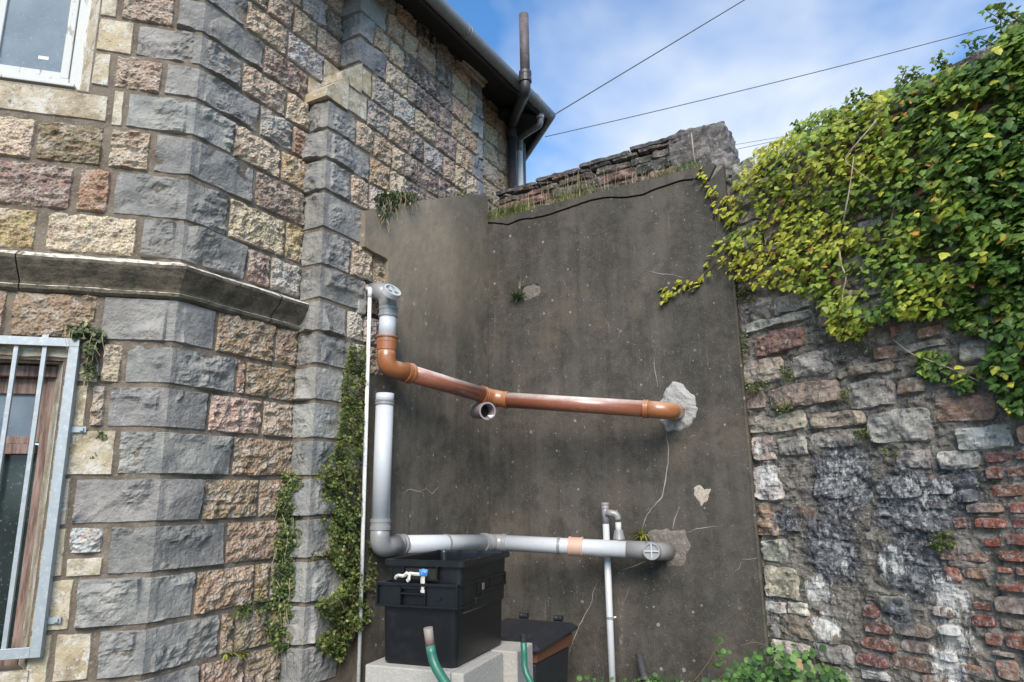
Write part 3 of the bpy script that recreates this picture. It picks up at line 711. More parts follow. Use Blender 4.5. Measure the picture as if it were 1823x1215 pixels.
# moulded string course along A and B
def sweep_band(name, segs, prof, mat, parent, step=.012, amp=.007):
    """profile (off,z) swept along list of planes with mitred corner"""
    rows = []
    for (fn, sa, sb) in segs:
        n = max(2, int((sb-sa)/step))
        for s in np.linspace(sa, sb, n+1): rows.append((fn, s))
    V = []
    prof_d = []
    for i in range(len(prof)-1):
        a, b = np.array(prof[i]), np.array(prof[i+1]); k = max(1, int(np.linalg.norm(b-a)/.012))
        for j in range(k): prof_d.append(a+(b-a)*j/k)
    prof_d.append(np.array(prof[-1])); m_ = len(prof_d)
    for fn, s in rows:
        for o, z in prof_d:
            nn = (fbm(np.array([s*9+fn.o[0]*7 if hasattr(fn, 'o') else s*9, z*30, o*30]), 4, 4)-.5)*2*amp*(2.2 if z > prof[1][1] and o > .05 else 1)
            V.append(fn.at(s, z+nn*.7, o+nn))
    n = len(rows); i = np.arange(n*m_).reshape(n, m_)
    Fc = np.stack([i[:-1, :-1], i[:-1, 1:], i[1:, 1:], i[1:, :-1]], -1).reshape(-1, 4)
    return mk(name, V, [tuple(f) for f in Fc]+[tuple(i[-1])], M[mat], parent)
prof = [(-.01, 2.985), (.095, 2.945), (.112, 2.932), (.110, 2.918), (.085, 2.885), (.055, 2.855), (.036, 2.832), (.032, 2.82), (.040, 2.815), (.036, 2.800), (.02, 2.79), (-.01, 2.785)]
for (a, b) in ((-1.5, -.86), (-.86, -.60), (-.60, 0), ): pass
class FoldAB(Path): pass
segs = [(-3.2, -1.9), (-1.894, -.885), (-.879, -.655), (-.649, .55), (.556, BE+.17)]
for (a, b) in segs:
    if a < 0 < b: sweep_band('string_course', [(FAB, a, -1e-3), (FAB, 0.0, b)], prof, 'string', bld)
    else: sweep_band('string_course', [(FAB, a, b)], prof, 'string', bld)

# windows ---------------------------------------------------------------
w1 = boxes('window', [], M['wpaint'], bld) if False else None
def at_off(x, y, off): return PA.hit(x, y, off)
o_ = -.075
sR, zB = at_off(143, 162, o_)
fr = boxes('window_frame', [pbox(PA, sR-.055, sR, zB+.001, 5.4, o_-.06, o_), pbox(PA, -1.5, sR-.055, zB, zB+.055, o_-.06, o_+.004), pbox(PA, -1.5, sR-.02, zB-.0, zB+.018, o_, o_+.03)], M['wpaint'], bld, bevel=.004)
sL = at_off(2, 120, o_)[0]
boxes('window_sash', [pbox(PA, sR-.105, sR-.066, zB+.066, 5.4, o_-.055, o_-.018), pbox(PA, sL-.07, sL-.028, zB+.062, 5.4, o_-.055, o_-.018), pbox(PA, sL-.028, sR-.10, zB+.062, zB+.10, o_-.055, o_-.02),
                      pbox(PA, sL-.14, sL-.085, zB+.062, 5.4, o_-.055, o_)], M['wpaint'], fr, bevel=.004)
boxes('pane', [pbox(PA, sL-.03, sR-.099, zB+.098, 5.4, o_-.04, o_-.033)], M['frost'], fr)
boxes('paper_sticker', [pbox(PA, at_off(64, 96, o_)[0], at_off(83, 96, o_)[0], at_off(70, 99, o_)[1], at_off(70, 93, o_)[1], o_-.0325, o_-.032)], M['strap'], fr)
# splayed reveal + sill of upper window
def quad(name, pts, mat, parent, col=None):
    return mk(name, pts, [tuple(range(len(pts)))], mat, parent, col=col)
boxes('sill', [pbox(PA, -1.5, SU, ZS-.05, ZS-.002, -.2, .004)], M['buff'], bld, col=(.4, .34, .24))
mk('jamb', [PA.at(SU, ZS, .006), PA.at(SU, 5.5, .006), PA.at(sR-.004, 5.5, o_), PA.at(sR-.004, ZS, o_)], [(0, 1, 2, 3)], M['buff'], bld, col=(.45, .38, .27))
# lower window
zT = ZL-.003; o2 = -.11
sR2 = at_off(88, 760, o2)[0]; zH = at_off(50, 672, o2)[1]
mk('jamb', [PA.at(SJ, 1.17, .006), PA.at(SJ, zT, .006), PA.at(sR2, zT, o2), PA.at(sR2, 1.17, o2)], [(0, 1, 2, 3)], M['buff'], bld, col=(.40, .33, .22))
boxes('lintel', [pbox(PA, -1.5, SJ+.04, zH+.06, zT+.0, -.25, -.035)], M['buff'], bld, col=(.20, .16, .10))
zTr = at_off(40, 800, o2)[1]; zB2 = 1.19
f2 = boxes('window_frame', [pbox(PA, sR2-.036, sR2, zB2, zH, o2-.08, o2-.004), pbox(PA, -1.5, sR2+.02, zH, zH+.05, o2-.08, o2+.03), pbox(PA, -1.5, sR2-.05, zTr-.022, zTr+.022, o2-.08, o2+.006), pbox(PA, -1.5, sR2, zB2-.03, zB2+.02, o2-.08, o2+.01)], M['timber'], bld, bevel=.003)
sA = at_off(10, 760, o2)[0]; sB_ = at_off(52, 760, o2)[0]
boxes('window_sash', [pbox(PA, sB_, sB_+.05, zTr+.03, zH-.0, o2-.06, o2-.02), pbox(PA, sA-.3, sB_, zH-.075, zH-.002, o2-.06, o2-.022), pbox(PA, -1.5, sB_, zTr+.024, zTr+.06, o2-.06, o2-.022)], M['timber'], f2, bevel=.003)
boxes('pane', [pbox(PA, -1.5, sB_+.005, zTr+.055, zH-.07, o2-.05, o2-.04)], M['frost'], f2)
boxes('pane', [pbox(PA, -1.5, sR2-.034, zB2+.015, zTr-.02, o2-.05, o2-.04)], M['dglass'], f2)
boxes('sill', [pbox(PA, -1.5, SJ+.02, 1.115, 1.168, -.25, .02)], M['buff'], bld, col=(.36, .30, .2))
# purple cloth lying inside on the sill
_p = [PA.at(s, z, o2-.005+.0*s) for s, z in ()]
# security grille
og = .055
gs1, gzt = PA.hit(143, 604, og); gzb = PA.hit(50, 1172, og)[1]
gr = thing('security_grille', 'galvanised steel bar grille bolted over the lower left window', 'window grille', tuple(PA.at(gs1-.3, gzb, og)))
boxes('grille_frame', [pbox(PA, -1.5, gs1, gzt-.038, gzt, og-.006, og+.006), pbox(PA, -1.5, gs1, gzt-.006, gzt+.001, og-.03, og-.006),
                       pbox(PA, gs1-.040, gs1, gzb, gzt-.0385, og-.0055, og+.0055), pbox(PA, gs1-.005, gs1+.001, gzb, gzt-.0385, og-.035, og-.0055),
                       pbox(PA, -1.5, gs1-.0405, gzb, gzb+.042, og-.005, og+.005), pbox(PA, -1.5, gs1-.041, gzb-.001, gzb+.005, og-.035, og-.005)], M['galv'], gr, bevel=.0015)
sp = []
for x in (79, 28, -23, -74):
    s = PA.hit(x, 614, og)[0]; sp.append(s)
for s in sp:
    boxes('bar', [pbox(PA, s-.009, s+.009, gzb+.04, gzt-.036, og-.024, og-.007)], M['galv'], gr, bevel=.001)
for x, y in ((138, 765), (92, 1105), (82, 592)):
    s, z = PA.hit(x, y, .02)
    if y > 600: boxes('bracket', [pbox(PA, gs1, s+.035, z-.013, z+.013, .018, .026), pbox(PA, s+.012, s+.026, z-.007, z+.007, .026, .036)], M['galv'], gr)
    else: boxes('bracket', [pbox(PA, s-.012, s+.014, gzt, z+.02, .018, .026)], M['galv'], gr)

# eaves, gutter, roof ----------------------------------------------------
OG = .30
def edge(s): return 5.36+(s+.9)*.055
roofp = []
s_a, s_c = -2.6, PD.hit(980, 210, OG)[0]
zc_ = edge(s_c)
pc = PD.at(s_c, zc_, OG)                           # gutter corner
PG2 = Plane(pc[:2], -17)
def gpath(r_in):
    A_ = [PD.at(s, edge(s), OG) for s in np.linspace(s_a, s_c, 12)]
    B_ = [PG2.at(s, zc_, 0) for s in np.linspace(.0, 2.2, 8)][1:]
    return A_+B_
V, Fc = tube_vf(gpath(0), .052, 16, True)
gt = mk('gutter', V, Fc, M['gut'], bld, smooth=True)
for s in (-1.7, -.75, s_c-.35):
    collar('gutter_joint', PD.at(s, edge(s), OG), PD.d3(), .05, .057, M['gut'], gt)
# soffit and roof slope (rises inwards)
def strip(a, b): return a, b
SO = [PD.at(s_a, edge(s_a)+.02, OG-.03), PD.at(s_c-.02, edge(s_c)+.02, OG-.03), PD.at(s_c+.0, edge(s_c)+.30, -.45), PD.at(s_a, edge(s_a)+.30, -.45)]
ridgeA, ridgeB = PD.at(s_a, 7.2, -3.0), PD.at(s_c-.4, 7.2, -3.0)
fs = PG2.at(2.2, zc_+.02, -.03)
tops = [PD.at(s_a, edge(s_a)+.06, OG), PD.at(s_c, edge(s_c)+.05, OG), PG2.at(2.4, zc_+.05, 0), PG2.at(2.4, 7.2, -2.4), ridgeB, ridgeA]
mk('roof', tops+[np.array(t)-np.array([0, 0, .05]) for t in tops], [(0, 1, 4, 5), (1, 2, 3, 4), (6, 11, 10, 7), (7, 10, 9, 8), (0, 6, 7, 1), (1, 7, 8, 2)], M['slate'], bld)
boxes('soffit', [(PD.at(s_a, edge(s_a)+.13, -.3), PD.at(s_c-.05, edge(s_c)+.13, -.3)-PD.at(s_a, edge(s_a)+.13, -.3), PD.n3()*.57-UZ*.15, np.array([0, 0, .03]))], M['soff'], bld)
boxes('fascia', [(PD.at(s_a, edge(s_a)-.07, OG-.055), PD.at(s_c-.03, edge(s_c)-.07, OG-.055)-PD.at(s_a, edge(s_a)-.07, OG-.055), PD.n3()*.02, np.array([0, 0, .13]))], M['soff'], bld)
boxes('soffit', [(PG2.at(-.02, zc_-.035, -.5), PG2.d3()*2.3, PG2.n3()*.47, np.array([0, 0, .03]))], M['soff'], bld)
boxes('fascia', [(PG2.at(0, zc_-.08, -.055), PG2.d3()*2.3, PG2.n3()*.02, np.array([0, 0, .13]))], M['soff'], bld)
# stained timber plate / stone kneeler at the head of D
boxes('wall_plate', [pbox(PD, -2.4, -.40, 5.405, 5.47, 0, .045)], M['soff'], bld)
boxes('kneeler', [pbox(PD, -.39, .01, 5.43, 5.49, -.02, .06), pbox(PD, -.39, .005, 5.395, 5.4295, -.02, .035)], M['buff'], bld, col=(.33, .29, .23), bevel=.012)
# ------------------------------------------------------------------ soil pipe and downpipe
def ds(px, py, off): s, z = PD.hit(px, py, off); return PD.at(s, z, off)
sv_ = thing('soil_vent_pipe', 'black iron soil vent pipe rising past the gutter with a flaking bare top length', 'soil pipe', tuple(ds(912, 330, -.09)))
lo = ds(911, 240, -.07); lo0 = np.array([lo[0], lo[1], 2.5]); hi = ds(935, 138, .40); hi1 = np.array([hi[0], hi[1], ds(935, 30, .40)[2]])
tube('pipe_length', [lo0, lo], .046, M['iron'], sv_)
tube('swan_neck', fillet([lo-np.array([0, 0, .02]), lo+np.array([0, 0, .10]), hi-np.array([0, 0, .14]), hi], .12, 8), .046, M['iron'], sv_)
tube('pipe_length', [hi, hi1], .043, M['rust'], sv_)
tube('bore_shade_plug', [hi1-np.array([0, 0, .03]), hi1+np.array([0, 0, .0005])], .038, M['dark'], sv_)  # solid plug, its black stands for the shade in the bore
for p in (lo, hi): collar('collar', p, (0, 0, 1), .10, .056, M['iron'], sv_)
dp = thing('downpipe', 'pale plastic rainwater downpipe bending in under the eaves corner', 'downpipe', tuple(ds(922, 320, -.08)))
a1 = ds(962, 205, .26); a2 = ds(962, 222, .26); a3 = ds(925, 246, -.08); a0 = np.array([a3[0], a3[1], 2.5])
tube('offset_bend', fillet([a1, a2, a3+np.array([0, 0, .0]), a3-np.array([0, 0, .12])], .06, 6), .031, M['gut'], dp)
tube('pipe_length', [a3-np.array([0, 0, .10]), a0], .029, M['wht'], dp)
collar('collar', a3-np.array([0, 0, .10]), (0, 0, 1), .09, .036, M['gut'], dp); collar('collar', a1, (0, 0, 1), .07, .036, M['wht'], dp)
dp2 = thing('drain_pipe', 'thin grey pipe standing behind the white downpipe at the tower corner', 'downpipe', tuple(ds(929, 300, -.14)))
q0 = ds(931, 255, -.12); tube('pipe_length', [np.array([q0[0], q0[1], 3.5]), q0], .025, M['gut'], dp2)

# ------------------------------------------------------------------ rendered walls
rw = thing('rendered_wall', 'dark cement-rendered yard wall streaked with damp between the stone building and the ivy wall', 'wall', tuple(PH.at(1.0, 0, 0)))
def polyface(name, pl, poly, off, thick, mat, parent, step=.05, bev=0):
    """flat extruded polygon on a plane"""
    n = len(poly); V = [pl.at(s, z, off) for s, z in poly]+[pl.at(s, z, off-thick) for s, z in poly]
    Fc = [tuple(range(n))[::-1], tuple(range(n, 2*n))]+[(i, (i+1) % n, n+(i+1) % n, n+i) for i in range(n)]
    o = mk(name, V, Fc, M[mat], parent)
    if bev: m = o.modifiers.new('bevel', 'BEVEL'); m.width = bev; m.segments = 2
    return o
def rough_edge(pts, amp=.006, step=.03, seed=3):
    out = []
    for i in range(len(pts)-1):
        a, b = np.array(pts[i]), np.array(pts[i+1]); k = max(1, int(np.linalg.norm(b-a)/step))
        for j in range(k):
            p = a+(b-a)*j/k; out.append(tuple(p+(np.array([vnoise(np.array([p[0]*25, p[1]*25, seed]), 1), vnoise(np.array([p[0]*25, p[1]*25, seed]), 2)])-.5)*2*amp))
    out.append(tuple(pts[-1])); return out
G_px = [(868, 1500), (866, 395), (866, 349), (838, 346), (740, 359), (672, 372), (650, 376), (650, 439), (691, 463), (690, 668), (656, 668), (655, 1110), (645, 1112), (640, 1180)]
G = [PD.hit(*p, .05) for p in G_px]; G[0] = (.0, 0.0); G[1] = (.0, G[1][1]); G[2] = (-.008, G[2][1]); G.append((PD.hit(640, 1180, .05)[0], 0.0))
G = rough_edge(G[1:], .004)+[(G[0][0], 0.0)]
polyface('render_coat', PD, G, .052, .050, 'renG', rw)
# the H face, split by the long crack below its top
ZT = 4.122
crack = [(875, 398), (905, 400), (925, 392), (965, 387), (985, 381), (1010, 372), (1050, 358), (1075, 353), (1120, 352), (1145, 347), (1180, 333), (1215, 322), (1250, 318), (1262, 322)]
ck = [PH.hit(x, y) for x, y in crack]
ckr = rough_edge(ck, .004, .02)
low = [(0.0, 0.0), (HW, 0.0), (HW, ZT-.02)]+[(HW-.0, ZT-.03)]+[(s, z-.006) for s, z in ckr[::-1]]+[(0.0, ck[0][1]-.002)]
polyface('render_coat', PH, low, 0.0, .30, 'renH', rw)
topb = [(s, z+.006) for s, z in ckr]+[(HW-.05, ZT-.012), (HW-.06, ZT+.002)]+rough_edge([(HW-.1, ZT), (1.2, ZT+.004), (.5, ZT-.004), (.02, ZT-.012)], .005)
polyface('render_coat', PH, topb, .010, .30, 'renH', rw)
boxes('wall_core', [pbox(PH, -.02, HW-.01, 3.4, ZT-.012, -.45, -.02)], M['old'], rw)
# weathered right arris of render
boxes('render_edge', [pbox(PH, HW-.012, HW+.004, 0, 3.35, -.05, .004)], M['renG'], rw, bevel=.003)
# fine pale cracks
def hairline(pl, pts, w, mat='calc', off=.001, parent=rw, name='crack_line', jitp=3):
    P = [pl.hit(x, y) for x, y in pts]; P = rough_edge(P, .006, .018, seed=len(pts))
    V, Fc = [], []
    for i, (s, z) in enumerate(P):
        j = min(i+1, len(P)-1); k = max(i-1, 0); t = np.array(P[j])-np.array(P[k]); t = t/(np.linalg.norm(t)+1e-9); nn = np.array([-t[1], t[0]])
        ww = w*(.4+.9*vnoise(np.array([i*.7, w*100, 1.0]), 5))*(.35+.65*math.sin(math.pi*(i+.5)/len(P)))
        for sg, of in ((-1, off), (0, off+.0015), (1, off)):
            V.append(pl.at(s+nn[0]*ww*sg, z+nn[1]*ww*sg, of))
        if i: a = 3*(i-1); Fc += [(a, a+1, a+4, a+3), (a+1, a+2, a+5, a+4)]
    return mk(name, V, Fc, M[mat], parent)
for pts, w in (([(1187, 768), (1189, 800), (1190, 825), (1184, 855), (1178, 885), (1160, 905), (1148, 925), (1143, 945)], .0035), ([(1165, 635), (1167, 665), (1170, 690)], .002), ([(1210, 902), (1202, 925), (1198, 942)], .0028),
               ([(1222, 948), (1250, 940), (1278, 938)], .0022), ([(1072, 1028), (1060, 1045), (1050, 1080), (1030, 1115), (1018, 1150), (1008, 1172)], .0026), ([(1108, 1015), (1130, 1008), (1150, 1000)], .0024), ([(1320, 1000), (1318, 1012), (1308, 1018)], .0018), ([(1321, 996), (1345, 995)], .002),
               ([(1150, 482), (1180, 488), (1205, 492), (1222, 495)], .0024), ([(1122, 1045), (1112, 1070)], .0016), ([(1075, 1110), (1062, 1125)], .0014), ([(1240, 775), (1228, 778)], .002)):
    hairline(PH, pts, w)
hairline(PD, [(745, 880), (728, 875), (715, 872), (705, 880)], .003, off=.0525); hairline(PD, [(770, 868), (758, 880), (748, 872), (735, 876)], .002, off=.0525)
# mortar plugs where the pipes enter, and blown patches
def blob(name, pl, px, mat, parent, h=.015, n=14, seed=1, off=.0, sharp=1.0):
    pts = [pl.hit(x, y) for x, y in px]; P = np.array(pts); c = P.mean(0)
    # resample outline
    m_ = 56; ang = np.linspace(0, 2*math.pi, m_, endpoint=False); ol = []
    pa = np.arctan2(P[:, 1]-c[1], P[:, 0]-c[0]); pr = np.hypot(P[:, 0]-c[0], P[:, 1]-c[1]); o = np.argsort(pa); pa, pr = pa[o], pr[o]
    for a in ang:
        aa = (a+math.pi) % (2*math.pi)-math.pi; r_ = np.interp(aa, np.r_[pa-2*math.pi, pa, pa+2*math.pi], np.r_[pr, pr, pr]); ol.append(r_*(1+.22*(vnoise(np.array([a*4.0, seed, 0.0]), 3)-.5)+.22*(fbm(np.array([math.cos(a)*2.6, math.sin(a)*2.6, seed*1.0]), 3, 12)-.5)))
    V, Fc = [], []
    for i in range(n+1):
        t = 1-i/n
        for k, a in enumerate(ang):
            s, z = c[0]+math.cos(a)*ol[k]*t, c[1]+math.sin(a)*ol[k]*t
            hh = h*min(1, (1-t)*3.5)**.7*sharp+(fbm(np.array([s*22, z*22, seed*1.0]), 4, 6, .65)-.5)*h*1.3*min(1, (1-t)*6)
            V.append(pl.at(s, z, off+hh-(.003 if i == 0 else 0)))
    for i in range(n):
        for k in range(m_): k2 = (k+1) % m_; Fc.append((i*m_+k, i*m_+k2, (i+1)*m_+k2, (i+1)*m_+k))
    return mk(name, V, Fc, M[mat], parent, smooth=False)
blob('mortar_patch', PH, [(1172, 745), (1178, 705), (1190, 690), (1203, 677), (1222, 690), (1238, 715), (1238, 745), (1225, 762), (1205, 768), (1185, 765)], 'patch', rw, .022, seed=2)
blob('mortar_patch', PH, [(1155, 950), (1175, 942), (1200, 945), (1215, 945), (1226, 965), (1226, 985), (1212, 1010), (1195, 1010), (1175, 995), (1160, 975)], 'patch2', rw, .012, seed=5)
blob('blown_patch', PH, [(1236, 868), (1244, 864), (1254, 872), (1268, 870), (1262, 880), (1254, 896), (1248, 902), (1243, 890)], 'chalk', rw, .004, seed=7, n=10)
blob('blown_patch', PH, [(932, 512), (945, 508), (960, 511), (963, 520), (950, 531), (938, 537), (930, 524)], 'patch2', rw, .006, seed=9, n=10)
boxes('painted_recess_shadow', [pbox(PH, PH.hit(928, 510)[0], PH.hit(958, 510)[0], PH.hit(940, 514)[1], PH.hit(940, 508)[1], -.02, .003)], M['dark'], rw)  # dark strip on the face, shadow at the hole's top painted in
# rubble parapet set back behind the rendered face, grass ledge between
pw = thing('parapet_wall', 'low broken rubble parapet with thin coping slabs above the rendered wall', 'wall', tuple(PH.at(1.0, 4.1, -.3)))
PP = Plane(PH.o-PH.n*.22, 120)
boxes('wall_core', [pbox(PP, .02, 2.0, 3.9, 4.40, -.35, -.012)], M['old'], pw)
def ptop(s): return 4.425+.055*s+.012*(vnoise(np.array([s*6, 1.0, 2.0]), 3)-.5)
for (f0_, f1_) in ((0, .24), (.24, .45), (.45, .70), (.70, .88), (.88, 1.0)):
    s = .03
    while s < 1.64:
        w = rnd.uniform(.12, .36); w = min(w, 1.66-s); H_ = ptop(s+w/2)-4.10
        stone(PP, s, s+w, 4.10+f0_*H_, 4.10+f1_*H_, M['lich'], 'rub', pw, jit(rnd.choice([(.11, .09, .08), (.15, .125, .11), (.19, .12, .10), (.08, .075, .07)])), 'stone', gap=.002, proud=.004+rnd.uniform(0, .035), rough=1.3, rnd_=.1)
        s += w
# coping slabs
s = .02
while s < 1.60:
    w = min(rnd.uniform(.22, .45), 1.64-s); zt = ptop(s+w/2)-.004
    if True:
        V, Fc = [], []
        nu, nv = 12, 6
        o_b = PP
        bx = []
        for j, (oo, dz) in enumerate(((.03, 0), (.035, .028), (-.38, .03), (-.38, 0))):
            for u in np.linspace(0, 1, nu): ss = s+w*u; nn = (fbm(np.array([ss*30, j*1.7, 1.0]), 3, 5)-.5); V.append(PP.at(ss, zt+dz+nn*.012, oo+nn*.03))
        for j in range(4):
            for k in range(nu-1): a = j*nu+k; b = ((j+1) % 4)*nu+k; Fc.append((a, a+1, b+1, b))
        Fc += [(0, nu, 2*nu, 3*nu), (nu-1, 4*nu-1, 3*nu-1, 2*nu-1)]
        mk('coping_slab', V, Fc, M['lich'], pw, col=(.12, .115, .12))
    s += w+.008
# big split stone at the parapet end
def rock(name, pl, s0, s1, z0, z1, o0, o1, mat, parent, col, seed=1, amp=.03, strat=0.0, n=22):
    V = []
    for i in range(n+1):
        ph = math.pi*i/n
        for k in range(2*n):
            th = math.pi*k/n; d = np.array([math.sin(ph)*math.cos(th), math.sin(ph)*math.sin(th), math.cos(ph)])
            m_ = np.max(np.abs(d)); d = d/m_*(.78+.22*m_)
            q = d*np.array([(s1-s0)/2, (o1-o0)/2, (z1-z0)/2]); nn = fbm(q*18+seed, 4, seed, .6)-.5
            if strat: nn = nn+(ridge(np.array([q[0]*3, q[1]*3, q[2]*38+q[0]*4]), 2, seed)-.6)*strat
            q = q+d*nn*amp*2
            V.append(pl.at((s0+s1)/2+q[0], (z0+z1)/2+q[2], (o0+o1)/2+q[1]))
    Fc = []; m2 = 2*n
    for i in range(n):
        for k in range(m2): k2 = (k+1) % m2; Fc.append((i*m2+k, i*m2+k2, (i+1)*m2+k2, (i+1)*m2+k))
    return mk(name, V, Fc, M[mat], parent, col=col)
rock('stone', PP, 1.56, 2.03, 4.10, 4.57, -.40, .04, 'lich', pw, (.15, .14, .135), 4, .022, .9, 30)
rock('stone', PP, 1.93, 2.08, 4.02, 4.24, -.30, .16, 'lich', pw, (.2, .19, .18), 8, .02, .2, 16)

# ------------------------------------------------------------------ old rubble and brick wall on the right
ow_ = thing('rubble_wall', 'old garden wall of rough rubble and red brick with white lime runs, ivy over its top', 'wall', tuple(PI_.at(.9, 0, 0)))
IW = 2.35; ZI = 4.00
us = np.linspace(-.03, IW, 260); zs = np.linspace(0, ZI, 420); S, Z = np.meshgrid(us, zs)
q = np.stack([S, Z, 0*S], -1)
off = (fbm(q*10, 5, 31, .66)-.5)*.052+(ridge(q*np.array([12, 22, 1]), 4, 33)-.6)*.034-.006
V = PI_.at(S, Z, off).reshape(-1, 3).tolist(); Fg = [tuple(f) for f in grid_faces(260, 420)]
mk('wall_core', V, Fg, M['old'], ow_)
boxes('wall_back', [pbox(PI_, -.02, IW, 0, ZI-.02, -.5, -.06)], M['old'], ow_)
K = dict(r=(.28, .165, .125), c=(.44, .38, .30), g=(.34, .325, .29), d=(.14, .12, .10), b=(.30, .25, .195), w=(.55, .53, .48), u=(.33, .22, .155))
ST = [(1340, 585, 1432, 630, 'r'), (1323, 636, 1396, 683, 'c'), (1409, 624, 1481, 672, 'g'), (1488, 600, 1550, 644, 'd'), (1488, 645, 1596, 670, 'b'), (1369, 680, 1497, 725, 'b'), (1508, 673, 1593, 728, 'g'),
      (1323, 690, 1360, 731, 'b'), (1333, 733, 1438, 771, 'c'), (1443, 730, 1543, 763, 'c'), (1545, 728, 1663, 790, 'g'), (1665, 700, 1780, 753, 'u'), (1702, 754, 1806, 802, 'w'), (1375, 520, 1447, 557, 'g'),
      (1323, 530, 1374, 558, 'g'), (1326, 560, 1450, 582, 'g'), (1583, 577, 1618, 604, 'r'), (1632, 579, 1680, 605, 'r'), (1604, 607, 1692, 627, 'g'), (1706, 605, 1760, 645, 'g'), (1762, 600, 1822, 624, 'b'),
      (1706, 648, 1757, 670, 'b'), (1597, 672, 1652, 702, 'b'), (1552, 614, 1598, 643, 'u'), (1452, 583, 1530, 612, 'd'), (1337, 774, 1382, 822, 'c'), (1440, 766, 1540, 800, 'g'), (1385, 776, 1438, 812, 'g'),
      (1340, 827, 1394, 893, 'w'), (1348, 895, 1384, 957, 'u'), (1356, 959, 1404, 1006, 'g'), (1362, 1008, 1424, 1067, 'c'), (1368, 1069, 1402, 1093, 'w'), (1370, 1095, 1391, 1138, 'g'), (1403, 1069, 1438, 1096, 'w'), (1396, 1097, 1495, 1143, 'b'),
      (1375, 1140, 1446, 1170, 'w'), (1450, 1145, 1522, 1184, 'g'), (1491, 896, 1553, 947, 'd'), (1549, 953, 1596, 986, 'd'), (1396, 900, 1456, 951, 'd'), (1645, 844, 1695, 883, 'u'), (1607, 914, 1678, 948, 'b'), (1448, 850, 1520, 890, 'g'),
      (1560, 845, 1640, 890, 'g'), (1380, 1172, 1450, 1200, 'c'), (1455, 1186, 1520, 1215, 'g'), (1529, 1192, 1584, 1214, 'w'), (1590, 800, 1660, 838, 'g'), (1670, 800, 1742, 840, 'w'), (1300, 285, 1345, 335, 'g'), (1308, 340, 1350, 372, 'g'), (1312, 480, 1345, 526, 'd')]
BR = [(1751, 803, 1799, 827), (1806, 800, 1850, 822), (1754, 829, 1788, 857), (1791, 829, 1840, 854), (1761, 860, 1826, 888), (1720, 894, 1789, 917, 'b'), (1795, 894, 1850, 918), (1695, 919, 1722, 944), (1734, 921, 1796, 944, 'o'), (1800, 921, 1850, 945),
      (1751, 954, 1784, 976, 'o'), (1790, 948, 1850, 974), (1670, 979, 1761, 1003, 'u'), (1776, 979, 1840, 1003, 'o'), (1684, 1007, 1713, 1039, 'o'), (1718, 1008, 1761, 1034, 'b'), (1774, 1007, 1803, 1023, 'o'), (1806, 1007, 1850, 1030), (1780, 1039, 1850, 1057, 'o'),
      (1729, 1070, 1767, 1090), (1729, 1093, 1774, 1119), (1778, 1100, 1850, 1125, 'g'), (1771, 1061, 1850, 1096, 'g'), (1752, 1126, 1787, 1153), (1791, 1128, 1850, 1160), (1766, 1157, 1808, 1171, 'w'), (1773, 1174, 1819, 1213, 'b'), (1823, 1166, 1860, 1190), (1724, 1154, 1752, 1177),
      (1708, 1182, 1768, 1206, 'b'), (1536, 1078, 1565, 1103), (1539, 1107, 1590, 1131), (1593, 1109, 1662, 1136, 'g'), (1532, 1136, 1600, 1161), (1603, 1139, 1665, 1166, 'g'), (1525, 1165, 1584, 1189), (1587, 1169, 1673, 1198, 'u'), (1640, 1204, 1700, 1225, 'u'), (1660, 1078, 1700, 1100, 'u'), (1668, 1112, 1712, 1134, 'u')]
KB = dict(o=(.27, .10, .065), b=(.32, .23, .17), u=(.20, .13, .11), g=(.22, .19, .17), w=(.45, .42, .39)); KB[''] = (.19, .09, .075)
occ = []
def irect(x0, y0, x1, y1):
    xm, ym = (x0+x1)/2, (y0+y1)/2
    return PI_.hit(x0, ym)[0], PI_.hit(x1, ym)[0], PI_.hit(xm, y1)[1], PI_.hit(xm, y0)[1]
for t in ST:
    a, b, z0, z1 = irect(*t[:4]); occ.append((a, b, z0, z1)); smear = 1400 < (t[0]+t[2])/2 < 1700 and (t[1]+t[3])/2 > 780 and (t[1]+t[3])/2 < 1060
    stone(PI_, a, b, z0, z1, M['rub'], 'rub', ow_, jit(K[t[4]], .1), 'stone', gap=.002, proud=.001 if smear else rnd.uniform(.002, .014), rough=1.35, rnd_=.12, tilt=rnd.uniform(-.12, .06))
for t in BR:
    a, b, z0, z1 = irect(*t[:4]); occ.append((a, b, z0, z1)); ty = t[4] if len(t) > 4 else ''
    stone(PI_, a, b, z0, z1, M['brick'], 'brick', ow_, jit(KB[ty], .2, .08), 'brick', gap=.002, proud=rnd.uniform(.004, .026), rough=1.5, rnd_=.3, step=.010)
# further bricks in the brick patch
z = .72
while z < 1.95:
    s = 1.02+.3*max(0, 1.45-z)*-1.2+rnd.uniform(0, .08)
    while s < IW-.2:
        w = rnd.choice([.10, .19, .2])
        if all(s+w < o[0]+.012 or s > o[1]-.012 or z+.062 < o[2]+.010 or z > o[3]-.010 for o in occ) and rnd.random() < .8:
            x_, y_, = 0, 0
            stone(PI_, s, s+w, z, z+.062, M['brick'], 'brick', ow_, jit(rnd.choice([KB[''], KB['u'], KB['g'], KB['g']]), .2, .08), 'brick', gap=.004, proud=rnd.uniform(.0, .012), rough=1.5, rnd_=.3, step=.010)
            occ.append((s, s+w, z, z+.062))
        s += w+.008
    z += .072
